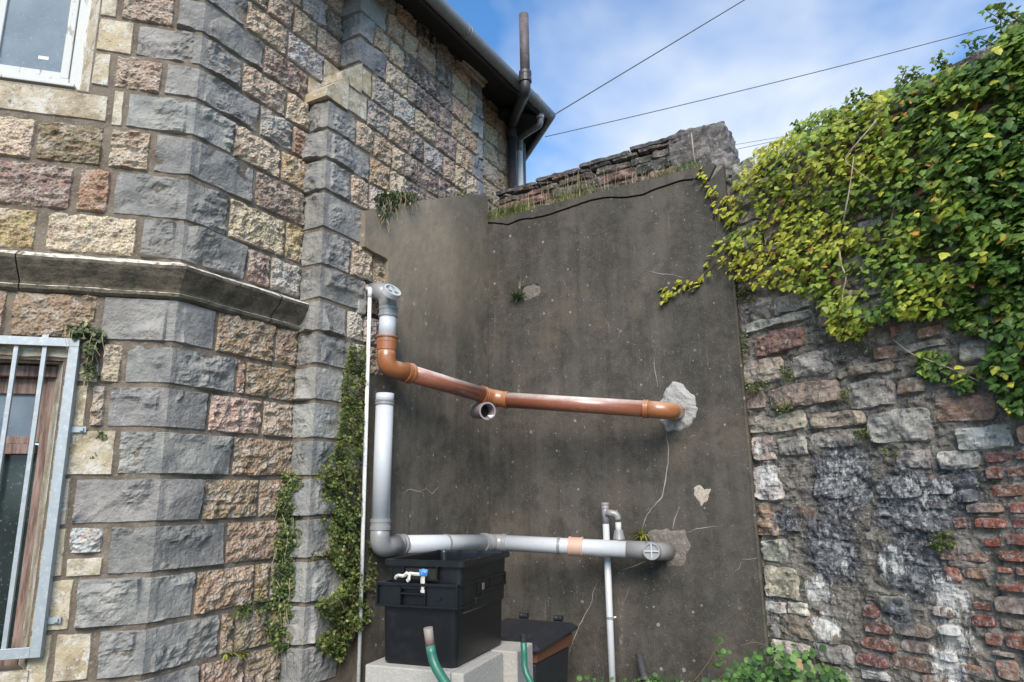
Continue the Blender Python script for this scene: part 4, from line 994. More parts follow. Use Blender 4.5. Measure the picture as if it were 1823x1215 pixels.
# remaining courses, mostly under the ivy
z = .3
while z < ZI-.04:
    h = rnd.uniform(.07, .125); s = rnd.uniform(0, .05)
    while s < IW:
        w = rnd.uniform(.10, .26); cz, cs = z+h/2, s+w/2
        sm = False
        r2 = PI_.at(cs, cz)-CAM; den = r2@fw; py = 607.5-(r2@up)/den*FPX; px_ = 911.5+(r2@rt)/den*FPX
        if 1390 < px_ < 1700 and 790 < py < 1070: sm = True
        if 1220 < py: sm = True
        free = all(s+w < o[0]+.02 or s > o[1]-.02 or z+h < o[2]+.012 or z > o[3]-.012 for o in occ)
        if free and not sm:
            stone(PI_, s, s+w, z, z+h, M['rub'], 'rub', ow_, jit(rnd.choice([K['g'], K['b'], K['d'], K['g'], K['u']])), 'stone', gap=.004, proud=rnd.uniform(0, .015), rough=1.2, rnd_=.2, step=.016)
        s += w
    z += h

# ------------------------------------------------------------------ pipes in front of the rendered wall
tp = thing('terracotta_drain_run', 'orange-brown plastic drain run sloping across the rendered wall from a grey access bend', 'drain pipe', tuple(P3(862, 703, 4.8)))
R = .055
YU = float(P3(690, 600, 4.19)[1]); a = PY(691, 556, YU); b = PY(688.5, 606, YU); c_ = PY(688, 660, YU); d_ = P3(726, 664, 4.26); e_ = P3(858, 703, 4.80)
tube('upper_pipe', [a, b], R*.97, M['pvc'], tp, 24)
acc = [P3(655, 520, 4.45), P3(678, 518, 4.25), PY(690, 530, YU), PY(691, 556, YU)]
tube('access_bend', fillet(acc, .05, 6), [R*1.02]*len(fillet(acc, .05, 6)), M['pvcd'], tp, 24)
collar('collar', a, a-b, .062, R*1.09, M['pvcd'], tp)
capc = P3(697, 520, 4.13); capn = np.array([.55, -.55, .63])
cp = collar('access_cap', capc, capn, .035, .056, M['pvc'], tp, prof=((0, .9), (0, 1), (1, 1), (1, .82), (.6, .8)))
tube('cap_recess', [capc+capn*.002, capc+capn*.004], .045, M['pvcd'], cp, 20)
_n = capn/np.linalg.norm(capn); _a = np.cross(_n, UZ); _a /= np.linalg.norm(_a); _b = np.cross(_a, _n); boxes('cap_rib', [(capc+_n*.004-_a*.042-_b*.004, _a*.084, _b*.008, _n*.010), (capc+_n*.004-_b*.042-_a*.004, _b*.084, _a*.008, _n*.0102)], M['pvc'], cp)
collar('socket', PY(688.5, 612, YU), a-b, .085, R*1.12, M['terr2'], tp, prof=((0, .95), (0, .98), (.55, 1), (.6, 1.02), (.9, 1.02), (.9, 1.13), (1, 1.13), (1, .9)))
bd = fillet([PY(688, 618, YU), PY(688, 655, YU), d_], .16, 12)
tube('drain_bend', bd, R*1.03, M['terr2'], tp, 24)
dr = e_-d_; collar('ring', d_, dr, .05, R*1.15, M['terr2'], tp, prof=((0, .92), (0, 1), (.6, 1), (.7, 1.04), (1, 1.04), (1, .9)))
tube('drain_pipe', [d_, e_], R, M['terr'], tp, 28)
collar('ring', e_+dr/np.linalg.norm(dr)*.005, dr, .035, R*1.14, M['terr2'], tp)
f_ = P3(902, 712.5, 4.84); g_ = P3(1150, 728.5, 4.50)
tube('junction', fillet([e_, P3(876, 708, 4.86), f_], .06, 8), R*1.05, M['terr2'], tp, 24)
collar('ring', P3(884, 710, 4.86), g_-f_, .022, R*1.15, M['terr2'], tp); collar('ring', f_, g_-f_, .022, R*1.15, M['terr2'], tp)
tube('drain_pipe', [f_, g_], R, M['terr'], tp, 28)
collar('ring', g_, g_-f_, .03, R*1.14, M['terr2'], tp)
_s, _z = PH.hit(1205, 733); wl = PH.at(_s, _z, -.03)
tube('end_bend', fillet([g_, P3(1194, 732, 4.47), wl-np.array([.0, 0, 0])], .09, 10), R*1.04, M['terr2'], tp, 24)
# open stub below the junction
st_ = thing('branch_stub', 'short dusty mauve pipe stub with a broken open mouth below the orange junction', 'pipe stub', tuple(P3(860, 733, 4.7)))
m1 = P3(849, 732, 4.88); m2 = P3(868, 732, 4.70)
dm_ = (m2-m1)/np.linalg.norm(m2-m1)
lathe('stub_wall', [m1, m2-dm_*.016, m2-dm_*.016, m2, m2, m2-dm_*.10], [.056, .057, .062, .062, .051, .048], dm_, M['dust_sheen'], st_, caps=False)
V, Fc = tube_vf([m2-dm_*.099, m2-dm_*.097], [.0475, .0475], 24, True); mk('bore_shade_disc', V, Fc, M['dark'], st_)  # black disc, painted shade deep in the stub
tube('closed_back', [m1-dm_*.01, m1], .056, M['dust_sheen'], st_, 20)
mk('broken_sliver', [m2+np.array([.0, -.005, -.03]), m2+np.array([.05, -.01, -.028]), m2+np.array([.02, -.008, -.05]), m2+np.array([.01, .01, -.045])], [(0, 1, 2), (0, 2, 3), (0, 3, 1), (1, 3, 2)], M['wht'], st_)
# grey run
gp = thing('grey_soil_run', 'pale grey plastic soil pipe with open upright end turning along the wall foot', 'soil pipe', tuple(P3(685, 960, 4.0)))
YV = float(P3(680, 830, 4.02)[1]); h0 = PY(685.5, 701, YV); h1 = PY(684.8, 717, YV); h2 = PY(677.5, 928, YV); h4 = P3(713, 969.5, 4.08); h5 = P3(862, 966, 4.62)
tube('upright_pipe', [h1, h2], R*.97, M['pvc'], gp, 28); tube('top_coupler', [h0, h1], R*1.0, M['pvc'], gp, 28)
collar('ring', h1, h0-h2, .028, R*1.07, M['pvcd'], gp)
tube('end_shade_disc', [h0, h0+np.array([0, 0, .0012])], R*.9, M['dark'], gp)  # black disc on the pipe top, painted shade of an open mouth
collar('collar', PY(677.3, 934, YV), h0-h2, .062, R*1.1, M['pvcd'], gp)
tube('elbow', fillet([PY(677, 936, YV), PY(675.5, 976, YV), h4], .13, 12), R*1.03, M['pvcd'], gp, 24)
d5 = h5-h4; collar('collar', h4, d5, .055, R*1.1, M['pvcd'], gp)
tube('run_pipe', [h4, h5], R*.97, M['pvc'], gp, 28); collar('ring', h4+d5*.51, d5, .018, R*1.04, M['pvcd'], gp)
h6 = P3(898, 967, 4.68); h7 = P3(1120, 978.5, 4.47); d6 = h7-h6
collar('collar', h5, d5, .03, R*1.12, M['pvcd'], gp)
tube('angle_coupler', fillet([h5, P3(880, 966, 4.69), h6], .05, 6), R*1.03, M['pvcd'], gp, 24); collar('collar', h6, d6, .03, R*1.12, M['pvcd'], gp)
tube('run_pipe', [h6, h7], R*.97, M['pvc'], gp, 28); collar('ring', h6+d6*.45, d6, .02, R*1.04, M['pvcd'], gp)
pk = collar('coupling', h6+d6*.585, d6, .095, R*1.13, M['pinkp'], gp, prof=((0, .9), (0, 1.04), (.14, 1.04), (.14, .98), (.86, .98), (.86, 1.04), (1, 1.04), (1, .9)))
h8 = P3(1162, 981, 4.42)
tube('end_fitting', [h7-d6*.02, P3(1150, 980.5, 4.44), h8], [R*1.04, R*1.06, R*1.06], M['pvcd'], gp, 24)
_s, _z = PH.hit(1190, 983); tube('end_bend', fillet([h8-(h8-h7)*.3, P3(1172, 982, 4.41), PH.at(_s, _z, -.03)], .07, 8), R*1.03, M['pvcd'], gp, 24)
cc = P3(1161, 982, 4.345); cn = CAM-cc; cn = cn/np.linalg.norm(cn); cn = cn+np.array([-.18, 0, .05])
cap = collar('access_cap', cc, cn, .05, .055, M['pvcd'], gp, prof=((0, .9), (0, 1), (.95, 1), (1, .97), (1, .78), (.8, .76)))
ex = np.cross(cn, np.array([0, 0, 1.])); ex /= np.linalg.norm(ex); ez = np.array([0, 0, 1.])
cc2 = cc+cn*.020
boxes('cap_cross', [(cc2-ex*.045-ez*.004, ex*.09, ez*.008, cn*.006), (cc2-ez*.045-ex*.004, ez*.09, ex*.008, cn*.0062)], M['pvc'], cap)
# thin waste pipe with overflow bend
wp = thing('waste_pipe', 'thin pale grey waste pipe standing against the rendered wall behind the grey run', 'waste pipe', tuple(P3(1085, 1050, 4.60)))
WY = float(P3(1080, 950, 4.62)[1]); t0 = PY(1077, 895, WY); t1 = PY(1095, 1330, WY)
tube('pipe_length', [PY(1078.5, 930, WY), t1], .0225, M['pvc'], wp, 20)
tube('tee', [t0, PY(1078.6, 932, WY)], .0262, M['pvcd'], wp, 20)
for yy in (899, 905): collar('ring', PY(1077.3, yy, WY), (0, 0, 1), .008, .028, M['pvcd'], wp)
bb = fillet([P3(1079, 913, 4.62), P3(1100, 915, 4.6), P3(1101, 950, 4.58)], .05, 8)
tube('small_bend', bb[:-1], .0225, M['pvcd'], wp, 18); tube('drop_pipe', [P3(1100.5, 930, 4.58), P3(1101.5, 950, 4.57)], .020, M['pvc'], wp, 18)
collar('boss', P3(1101.8, 952, 4.56), (0, 0, 1), .06, .034, M['pvcd'], wp, prof=((0, 1.2), (.1, 1.15), (.5, 1.0), (1, .85), (1, .6)))
cl = collar('clip', PY(1086, 1100, WY), (0, 0, 1), .014, .026, M['pvcd'], wp); tube('clip_screw', [PY(1090, 1100, WY), PY(1097, 1099, WY)], .006, M['wht'], wp, 10)
# slim white overflow pipe down the pillar
op = thing('overflow_pipe', 'slim chalky white overflow pipe running down beside the trailing pellitory', 'overflow pipe', tuple(P3(648, 870, 3.98)))
OY = float(P3(648, 870, 3.98)[1]); o1 = PY(658.5, 524, OY); o2_ = PY(635, 1330, OY)
tube('pipe_length', [o1, o2_], .0118, M['wht'], op, 14)
tube('elbow', fillet([PY(645, 517, OY+.12), PY(659, 515, OY), PY(658.5, 530, OY)], .015, 5), .0155, M['wht'], op, 14)
# near-black slab painting the cavity's shade where both pipes come through the pillar
boxes('cavity_shade_slab', [pbox(PD, PD.hit(648, 520)[0], PD.hit(690, 520)[0], PD.hit(660, 565)[1], PD.hit(660, 503)[1], -.02, .012)], M['dark'], bld)
rock('mortar_lump', PD, PD.hit(632, 560)[0], PD.hit(646, 560)[0], PD.hit(640, 556)[1]-.02, PD.hit(640, 515)[1], -.02, .03, 'patch', bld, (.4, .4, .4), 3, .008)

# ------------------------------------------------------------------ crates, blocks, bin, hoses
YW = math.radians(22); CU = np.array([math.cos(YW), -math.sin(YW), 0]); CV = np.array([math.sin(YW), math.cos(YW), 0]); cn0 = P3(813, 1193, 2.98); cn0 = cn0.copy(); ZB = cn0[2]
def cr_pt(u, v, z): return cn0+CU*u+CV*v+UZ*(z)
def crate(name, label, u0, u1, v0, v1, z0, h, taper, rimh, rimo, detail):
    t = thing(name, label, 'crate', tuple(cr_pt((u0+u1)/2, (v0+v1)/2, z0)))
    def loop(i, z): return [cr_pt(u0+i, v0+i, z), cr_pt(u1-i, v0+i, z), cr_pt(u1-i, v1-i, z), cr_pt(u0+i, v1-i, z)]
    def rloop(i, z, r=.03, n=5):
        L_ = []
        for (cu, cv, a0) in ((u1-i, v0+i, -90), (u1-i, v1-i, 0), (u0+i, v1-i, 90), (u0+i, v0+i, 180)):
            su, sv2 = (1 if cu == u1-i else -1), (1 if cv == v1-i else -1)
            for k in range(n+1):
                w = math.radians(a0+90*k/n); L_.append(cr_pt(cu-su*r+r*math.cos(w), cv-sv2*r+r*math.sin(w), z))
        return L_
    m_ = 24
    lv = [(taper+.006, z0), (taper, z0+.01), (.004, z0+h-rimh), (-rimo, z0+h-rimh+.001), (-rimo, z0+h-.004), (-rimo+.004, z0+h), (.008, z0+h), (.010, z0+h-.01), (taper+.012, z0+.02)]
    V = [p for i, z in lv for p in rloop(i, z)]; Fc = []
    for a in range(len(lv)-1):
        for k in range(m_): k2 = (k+1) % m_; Fc.append((a*m_+k, a*m_+k2, (a+1)*m_+k2, (a+1)*m_+k))
    Fc.append(tuple(range(m_))[::-1]); Fc.append(tuple((len(lv)-1)*m_+k for k in range(m_)))
    body = mk('crate_body', V, Fc, M['crate'], t)
    return t, body
blu = thing
c1, b1 = crate('stacking_crate', 'large lower black plastic crate with moulded handle band standing on the concrete blocks', -.40, 0, 0, .56, 0.0, .355, .012, .012, .012, 1)
# band of the lower crate: deep ribs, handle recess
def fbx(u0, u1, z0, z1, d0, d1): return (cr_pt(u0, -d1, z0), CU*(u1-u0), CV*(d1-d0), UZ*(z1-z0))
def sbx(v0, v1, z0, z1, d0, d1): return (cr_pt(d0, v0, z0), CU*(d1-d0), CV*(v1-v0), UZ*(z1-z0))
ZTp = .355
boxes('front_band', [fbx(-.412, .012, ZTp-.012, ZTp+.001, .0, .020), fbx(-.414, .014, ZTp-.105, ZTp-.096, .0, .022), fbx(-.412, -.404, ZTp-.096, ZTp-.012, .0, .020), fbx(.004, .012, ZTp-.096, ZTp-.012, 0, .020),
                     fbx(-.285, -.281, ZTp-.096, ZTp-.012, 0, .018), fbx(-.155, -.151, ZTp-.096, ZTp-.012, 0, .018), fbx(-.281, -.155, ZTp-.05, ZTp-.042, 0, .016), fbx(-.281, -.155, ZTp-.026, ZTp-.012, 0, .012)], M['crate'], c1, bevel=.0015)
boxes('front_panel', [fbx(-.404, -.285, ZTp-.096, ZTp-.012, 0, .006)], M['crate'], c1); boxes('front_panel', [fbx(-.151, .004, ZTp-.096, ZTp-.012, 0, .006)], M['crate'], c1)
collar('disc_boss', cr_pt(-.09, -.008, ZTp-.058), CV, .006, .016, M['crate'], c1)
boxes('side_band', [sbx(-.0, .53, ZTp-.012, ZTp+.001, 0, .020), sbx(.0, .17, ZTp-.105, ZTp-.097, 0, .020), sbx(.17, .24, ZTp-.085, ZTp-.077, 0, .020), sbx(.24, .53, ZTp-.062, ZTp-.054, 0, .020),
                    sbx(.16, .168, ZTp-.105, ZTp-.08, 0, .019), sbx(.236, .244, ZTp-.085, ZTp-.06, 0, .019), sbx(.522, .53, ZTp-.06, ZTp-.01, 0, .019), sbx(.19, .197, ZTp-.07, ZTp-.012, 0, .018), sbx(.34, .347, ZTp-.054, ZTp-.012, 0, .018)], M['crate'], c1, bevel=.0015)
boxes('moulded_mark', [sbx(.232, .236, ZTp-.05, ZTp-.02, .019, .021), sbx(.248, .252, ZTp-.05, ZTp-.02, .019, .021), sbx(.236, .248, ZTp-.05, ZTp-.046, .019, .021), sbx(.24, .25, ZTp-.036, ZTp-.032, .019, .021)], M['gut'], c1)
c2, b2 = crate('stacking_crate', 'upper open black crate nested in the lower one, white tape knotted in its handle', -.375, .02, .015, .55, .22, .235, .010, .028, .016, 0)
boxes('rim_lug', [fbx(-.38+k*.12, -.365+k*.12, .452, .4585, -.53, -.515) for k in range(3)]+[sbx(.05+k*.12, .065+k*.12, .452, .4585, .022, .038) for k in range(4)], M['crate'], c2, bevel=.002)
boxes('handle_shade_panel', [fbx(-.275, -.10, .372, .425, -.02, -.012)], M['dark'], c2)  # flat dark panel, shade of the hand hole put in as colour
boxes('handle_frame', [fbx(-.28, -.095, .366, .372, -.03, .004), fbx(-.105, -.098, .372, .43, -.02, .004), fbx(-.28, -.274, .372, .43, -.02, .004)], M['crate'], c2, bevel=.002)
# knotted tape
tt = thing('knotted_tape', 'soiled white and blue tape knotted through the upper crate handle', 'tape', tuple(cr_pt(-.2, -.01, .40)))
def ribbon(name, pts, w, mat, parent):
    V, Fc = [], []
    for i, p in enumerate(pts):
        p = np.array(p); a = np.array(pts[min(i+1, len(pts)-1)])-np.array(pts[max(i-1, 0)]); a = a/np.linalg.norm(a); s_ = np.cross(a, CV); s_ /= np.linalg.norm(s_)
        for sg, dd in ((-1, 0), (0, -.004), (1, 0), (0, .003)): V.append(p+s_*w*sg*.5+CV*dd)
        if i: b = 4*(i-1); Fc += [(b+k, b+(k+1) % 4, b+4+(k+1) % 4, b+4+k) for k in range(4)]
    return mk(name, V, Fc, M[mat], parent)
f0 = lambda u, z, d: cr_pt(u, -d, z)
ribbon('tape_tail', [f0(-.315, .372, .012), f0(-.305, .383, .02), f0(-.285, .390, .03), f0(-.262, .388, .034), f0(-.245, .393, .03), f0(-.225, .400, .03), f0(-.20, .398, .03), f0(-.17, .396, .022)], .014, 'strap', tt)
ribbon('tape_loop', [f0(-.25, .392, .036), f0(-.235, .402, .042), f0(-.222, .395, .04), f0(-.226, .375, .038), f0(-.238, .366, .034)], .016, 'strap', tt)
ribbon('tape_strip', [f0(-.16, .40, .012), f0(-.164, .385, .018), f0(-.166, .372, .016), f0(-.168, .345, .012), f0(-.170, .315, .008)], .022, 'strap', tt)
ribbon('blue_tab', [f0(-.175, .405, .03), f0(-.155, .408, .032), f0(-.135, .404, .028)], .028, 'blue', tt)
# concrete blocks
bi = 0
def block(u0, u1, v0, v1, zt, label=None):
    h = .213; o = boxes('concrete_block', [(cr_pt(u0, v0, zt-h), CU*(u1-u0), CV*(v1-v0), UZ*h)], M['conc'], bevel=.006)
    tag(o, label or 'pale concrete block lower down inside the stack under the crates', 'concrete block', 'concrete blocks stacked under the crates')
block(-.45, -.015, -.035, .18, -.002, 'near left concrete block directly under the front of the lower crate')
block(-.012+.0, .05, -.035, .40, -.004, 'narrow concrete block end-on under the right edge of the crates')
block(-.45, -.015, .184, .40, -.003)
block(-.36, .12, .412, .63, -.002, 'far right concrete block jutting out beside the green hose')
for k in range(1, 5):
    z_ = -.216*k-.002; j = .02*(k % 2)
    block(-.45+j, -.02+j, -.03, .185, z_); block(-.016+j, .06+j, -.03, .19, z_); block(-.45+j, .03+j, .19, .405, z_)
    block(-.33-j, .135-j, .41, .625, z_, 'concrete block just under the top one beside the green hose' if k == 1 else None)
# hoses
h_ = thing('garden_hose', 'thick green hose with a muddy end hooked over the front of the black crate', 'hose', tuple(P3(765, 1180, 2.8)))
hp = fillet([P3(763, 1118, 2.84), P3(766, 1155, 2.83), P3(772, 1185, 2.80), P3(797, 1230, 2.74), P3(830, 1260, 2.7)], .06, 6)
nsp = 6
hp = [P3(762, 1118, 2.84), P3(764, 1135, 2.835), P3(766, 1150, 2.83), P3(768, 1162, 2.82), P3(771, 1175, 2.81), P3(777, 1190, 2.79), P3(787, 1207, 2.76), P3(802, 1230, 2.72), P3(830, 1262, 2.68)]
tube('hose_end', hp[:3], .0195, M['hosed'], h_, 16); tube('hose_length', hp[2:], .0200, M['hose'], h_, 16)
h2_ = thing('garden_hose', 'slimmer green hose rising behind the far right concrete block', 'hose', tuple(P3(935, 1190, 3.25)))
tube('hose_length', [P3(932, 1140, 3.25), P3(933, 1165, 3.24), P3(933.5, 1185, 3.22), P3(937, 1200, 3.2), P3(945, 1216, 3.17), P3(958, 1240, 3.12)], .0155, M['hose'], h2_, 14)
collar('hose_connector', P3(932, 1136, 3.25), (0, 0, 1), .03, .017, M['bin'], h2_)
# wheeled bin
bn0 = P3(956, 1158, 4.0); YB = math.radians(27); BU = np.array([math.cos(YB), -math.sin(YB), 0]); BV = np.array([math.sin(YB), math.cos(YB), 0])
wb = thing('wheelie_bin', 'dark grey wheeled bin with faded brown rim standing behind the concrete blocks', 'bin', (bn0[0], bn0[1], 0))
ZR = bn0[2]; BW, BD = .50, .56
def bp(u, v, z): q_ = bn0.copy(); q_[2] = 0; return q_+BU*u+BV*v+UZ*z
def frus(i0, z0, i1, z1):
    V = [bp(-BW+i0, i0, z0), bp(-i0, i0, z0), bp(-i0, BD-i0, z0), bp(-BW+i0, BD-i0, z0), bp(-BW+i1, i1, z1), bp(-i1, i1, z1), bp(-i1, BD-i1, z1), bp(-BW+i1, BD-i1, z1)]
    return V, [(0, 3, 2, 1), (4, 5, 6, 7), (0, 1, 5, 4), (1, 2, 6, 5), (2, 3, 7, 6), (3, 0, 4, 7)]
V, Fc = frus(.07, 0.05, .02, ZR-.075); o = mk('bin_body', V, Fc, M['bin'], wb); mm = o.modifiers.new('b', 'BEVEL'); mm.width = .02; mm.segments = 3
V, Fc = frus(.012, ZR-.078, .0, ZR); o = mk('bin_rim', V, Fc, M['binr'], wb); mm = o.modifiers.new('b', 'BEVEL'); mm.width = .006; mm.segments = 2
# lid: gently domed with raised panel
nu, nv = 18, 18; V = []
for j in range(nv):
    for i in range(nu):
        u = -BW-.02+(BW+.04)*i/(nu-1); v = -.035+(BD+.07)*j/(nv-1); e = min(i, nu-1-i, j, nv-1-j)
        zz_ = ZR+(.0, .028, .036, .038, .050)[min(e, 4)]+.035*(j/(nv-1))+(-.014 if (8 <= i <= 9 and 3 < j < 14) else 0)
        V.append(bp(u, v, zz_))
Fc = [tuple(f) for f in grid_faces(nu, nv)]; nb = len(V); V += [bp(-BW-.02, -.035, ZR-.006), bp(.02, -.035, ZR-.006), bp(.02, BD+.035, ZR+.02), bp(-BW-.02, BD+.035, ZR+.02)]
Fc += [(nb, nb+1)+tuple(range(nu-1, -1, -1)), (nb+1, nb+2)+tuple(nu*k+nu-1 for k in range(nv-1, -1, -1)), (nb, nb+1, nb+2, nb+3)]
o = mk('bin_lid', V, Fc, M['bin'], wb); boxes('lid_grip', [(bp(-.19, -.045, ZR+.03), BU*.14, BV*.03, UZ*.022)], M['bin'], wb, bevel=.006)
for u in (-.38, -.12): collar('hinge', bp(u, BD+.04, ZR+.075), BU, .06, .02, M['bin'], wb)
for u in (-BW+.02, -.02): collar('wheel', bp(u, BD-.02, .1), BU, .05, .1, M['grip'], wb)
# black ribbed handle leaning at the wall
hd = thing('tool_handle', 'black ribbed rubber grip of a tool leaning against the rendered wall', 'tool handle', tuple(P3(1145, 1200, 4.3)))
k1, k2 = P3(1137, 1163, 4.42), P3(1147, 1207, 4.35); kk = [k1+(k2-k1)*t for t in np.linspace(0, 1, 31)]
tube('grip', kk, [.026*(1 if i % 2 else .9)*(.8 if i == 0 else 1) for i in range(31)], M['grip'], hd, 12, smooth=False)
collar('flange', k2, k2-k1, .02, .042, M['grip'], hd); tube('shaft', [k2, k2+(k2-k1)*5.0*.9], .022, M['grip'], hd, 12)

# ------------------------------------------------------------------ plants
def leaf_ivy():
    """lobed leaf, tip at -y, base at origin, unit length"""
    pts = [(0, .08), (.22, .16), (.46, .10), (.58, -.18), (.36, -.34), (.33, -.56), (0, -1.0), (-.33, -.56), (-.36, -.34), (-.58, -.18), (-.46, .10), (-.22, .16)]
    V = [(0, -.25, .0)]+[(x, y, -.22*abs(x)-.10*y*y) for x, y in pts]
    F_ = [(0, i+1, (i+1) % 12+1) for i in range(12)]
    return np.array(V, float), F_
def leaf_oval(n=6, w=.42):
    V = [(0, -.5, .04)]; 
    for i in range(n): a = 2*math.pi*i/n; V.append((w*math.sin(a), -.5+.5*math.cos(a), -.06*abs(math.sin(a))))
    return np.array(V, float), [(0, i+1, (i+1) % n+1) for i in range(n)]
def leaf_frames(N, nrm, down, jn=.35, jd=.5, rs=None):
    n = nrm+rs.normal(0, jn, (N, 3)); n /= np.linalg.norm(n, axis=1)[:, None]
    y = -(down+rs.normal(0, jd, (N, 3))); y = y-n*(y*n).sum(1)[:, None]; y /= np.linalg.norm(y, axis=1)[:, None]
    x = np.cross(y, n); return x, y, n
def bulk(name, tmpl, pos, fr, size, cols, parent, mat='leaf', kind='stuff'):
    T, Fl = tmpl; N = len(pos); x, y, n = fr
    V = pos[:, None, :]+size[:, None, None]*(T[None, :, 0:1]*x[:, None, :]+T[None, :, 1:2]*y[:, None, :]+T[None, :, 2:3]*n[:, None, :])
    k = len(T); Fa = (np.array(Fl)[None]+(np.arange(N)*k)[:, None, None]).reshape(-1, 3)
    V = V.reshape(-1, 3); c = V.mean(0)
    me = bpy.data.meshes.new(name); me.vertices.add(len(V)); me.vertices.foreach_set('co', (V-c).ravel())
    me.loops.add(len(Fa)*3); me.loops.foreach_set('vertex_index', Fa.ravel().astype(np.int32)); me.polygons.add(len(Fa)); me.polygons.foreach_set('loop_start', np.arange(0, len(Fa)*3, 3, dtype=np.int32))
    me.update(calc_edges=True); me.validate()
    at = me.attributes.new('leafcol', 'FLOAT_COLOR', 'POINT'); cc_ = np.ones((N, k, 4)); cc_[:, :, :3] = cols[:, None, :]; at.data.foreach_set('color', cc_.ravel())
    me.materials.append(M[mat]); o = bpy.data.objects.new(name, me); COL.objects.link(o)
    if parent is not None: o.parent = parent; o.location = Vector(c)-WLOC[parent.name]
    else: o.location = c
    if kind: o['kind'] = kind
    return o
YEL = np.array([.44, .44, .06]); LG = np.array([.27, .35, .055]); MG = np.array([.15, .24, .04]); DG = np.array([.065, .13, .025]); ORA = np.array([.55, .27, .06]); PNK = np.array([.50, .20, .10])
iv = thing('ivy', 'big ivy spilling over the rubble wall, yellow-green at left, dark green at right', 'ivy', tuple(PI_.at(1.0, 3.0, .05)))
main = [(1300, 335), (1345, 264), (1400, 236), (1440, 202), (1520, 184), (1560, 164), (1680, 124), (1750, 103), (1790, 56), (1850, -6), (1905, -40), (1905, 740), (1800, 738), (1768, 690), (1748, 650), (1768, 602), (1700, 582), (1640, 562), (1560, 572), (1530, 602), (1482, 602), (1466, 556), (1412, 515), (1335, 508), (1292, 488), (1258, 455), (1272, 425), (1345, 395), (1340, 350)]
crown = [(1345, 268), (1400, 240), (1440, 206), (1520, 188), (1560, 168), (1680, 128), (1750, 106), (1790, 52), (1850, -8), (1850, 60), (1750, 130), (1680, 150), (1560, 200), (1440, 250), (1350, 300)]
spr1 = [(1635, 628), (1680, 620), (1725, 640), (1775, 650), (1770, 690), (1720, 692), (1670, 680), (1640, 668), (1628, 645)]
wl_ = [(1268, 335), (1300, 345), (1328, 358), (1328, 385), (1300, 398), (1275, 385), (1262, 360)]
tnd = [(1178, 540), (1176, 515), (1200, 498), (1228, 500), (1262, 462), (1275, 470), (1250, 500), (1225, 530), (1200, 535)]
def ivy_pts(poly, N, seed, pl, o0, o1, gap=True):
    P = spread(poly, N, seed); rs = np.random.RandomState(seed+5); out, key = [], []
    for (x, y) in P:
        # irregular thinning
        d_ = vnoise(np.array([x/38., y/38., seed*1.0]), 8)
        if gap and d_ < .30 and rs.rand() < .85: continue
        o = o0+(o1-o0)*rs.rand()**1.3*(.4+1.2*vnoise(np.array([x/90., y/90., 3.0]), 9))
        s, z = pl.hit(x, y, o)
        if z > 4.0 and o > 0: o -= .25*rs.rand(); s, z = pl.hit(x, y, o)
        out.append(pl.at(s, z, o)); key.append((x, y))
    return np.array(out), np.array(key)
def ivy_cols(key, rs, bright=1.0):
    x, y = key[:, 0], key[:, 1]; N = len(x)
    nz = np.array([vnoise(np.array([a/60., b/60., 1.0]), 4) for a, b in key])
    t = 1.12-(x-1250)/500+(nz-.5)*1.1+rs.normal(0, .17, N)           # 1 yellow .. 0 dark
    t = np.where((x > 1700) & (y < 330), t-.15, t); t = np.clip(t, 0, 1)
    c = np.where((t > .66)[:, None], LG+(YEL-LG)*np.clip((t-.66)/.34, 0, 1)[:, None], np.where((t > .3)[:, None], MG+(LG-MG)*((t-.3)/.36)[:, None], DG+(MG-DG)*np.clip(t/.3, 0, 1)[:, None]))
    r_ = rs.rand(N); c = np.where((r_ < .008)[:, None], ORA, np.where((r_ < .013)[:, None], PNK, np.where((r_ < .055)[:, None], YEL, c)))
    return c*rs.uniform(.75, 1.2, N)[:, None]*bright
allp, allk, alls = [], [], []
rs = np.random.RandomState(3)
for poly, N, seed, pl, a_, b_, g_p in ((main, 9500, 21, PI_, .02, .15, True), (main, 3200, 22, PI_, .00, .05, False), (crown, 1500, 26, PI_, -.28, .02, False), (spr1, 170, 23, PI_, .02, .06, True), (wl_, 62, 24, PH, .015, .05, False), (tnd, 55, 25, PH, .01, .04, True)):
    p_, k_ = ivy_pts(poly, N, seed, pl, a_, b_, g_p); allp.append(p_); allk.append(k_); alls.append((.017+.027*rs.rand(len(p_))**1.3)*(1+.12*(k_[:, 0] > 1600)) if pl is PI_ else rs.uniform(.026, .044, len(p_)))
# trailing strands on the render
for line, N in (([(1258, 330), (1262, 350)], 6), ([(1300, 395), (1290, 425), (1318, 445), (1335, 470)], 22), ([(1330, 362), (1352, 360), (1360, 372)], 12), ([(1250, 300), (1256, 325), (1268, 345)], 18), ([(1180, 533), (1188, 522), (1195, 530)], 10), ([(1500, 590), (1510, 600), (1545, 602)], 12)):
    L_ = np.array(line, float)
    for _ in range(N):
        k = rs.randint(len(L_)-1); q = L_[k]+(L_[k+1]-L_[k])*rs.rand()+rs.normal(0, 5, 2); pl = PH if q[0] < 1305 else PI_
        s, z = pl.hit(q[0], q[1], .03); allp.append(pl.at(s, z, .03)[None]); allk.append(q[None]); alls.append(np.array([rs.uniform(.024, .036)]))
allp = np.concatenate(allp); allk = np.concatenate(allk); alls = np.concatenate(alls)
nI = PI_.n3()*.75+np.array([0, 0, .55]); fr_ = leaf_frames(len(allp), nI, np.array([0.05, 0, -1.]), .30, .38, rs)
cols = ivy_cols(allk, rs)
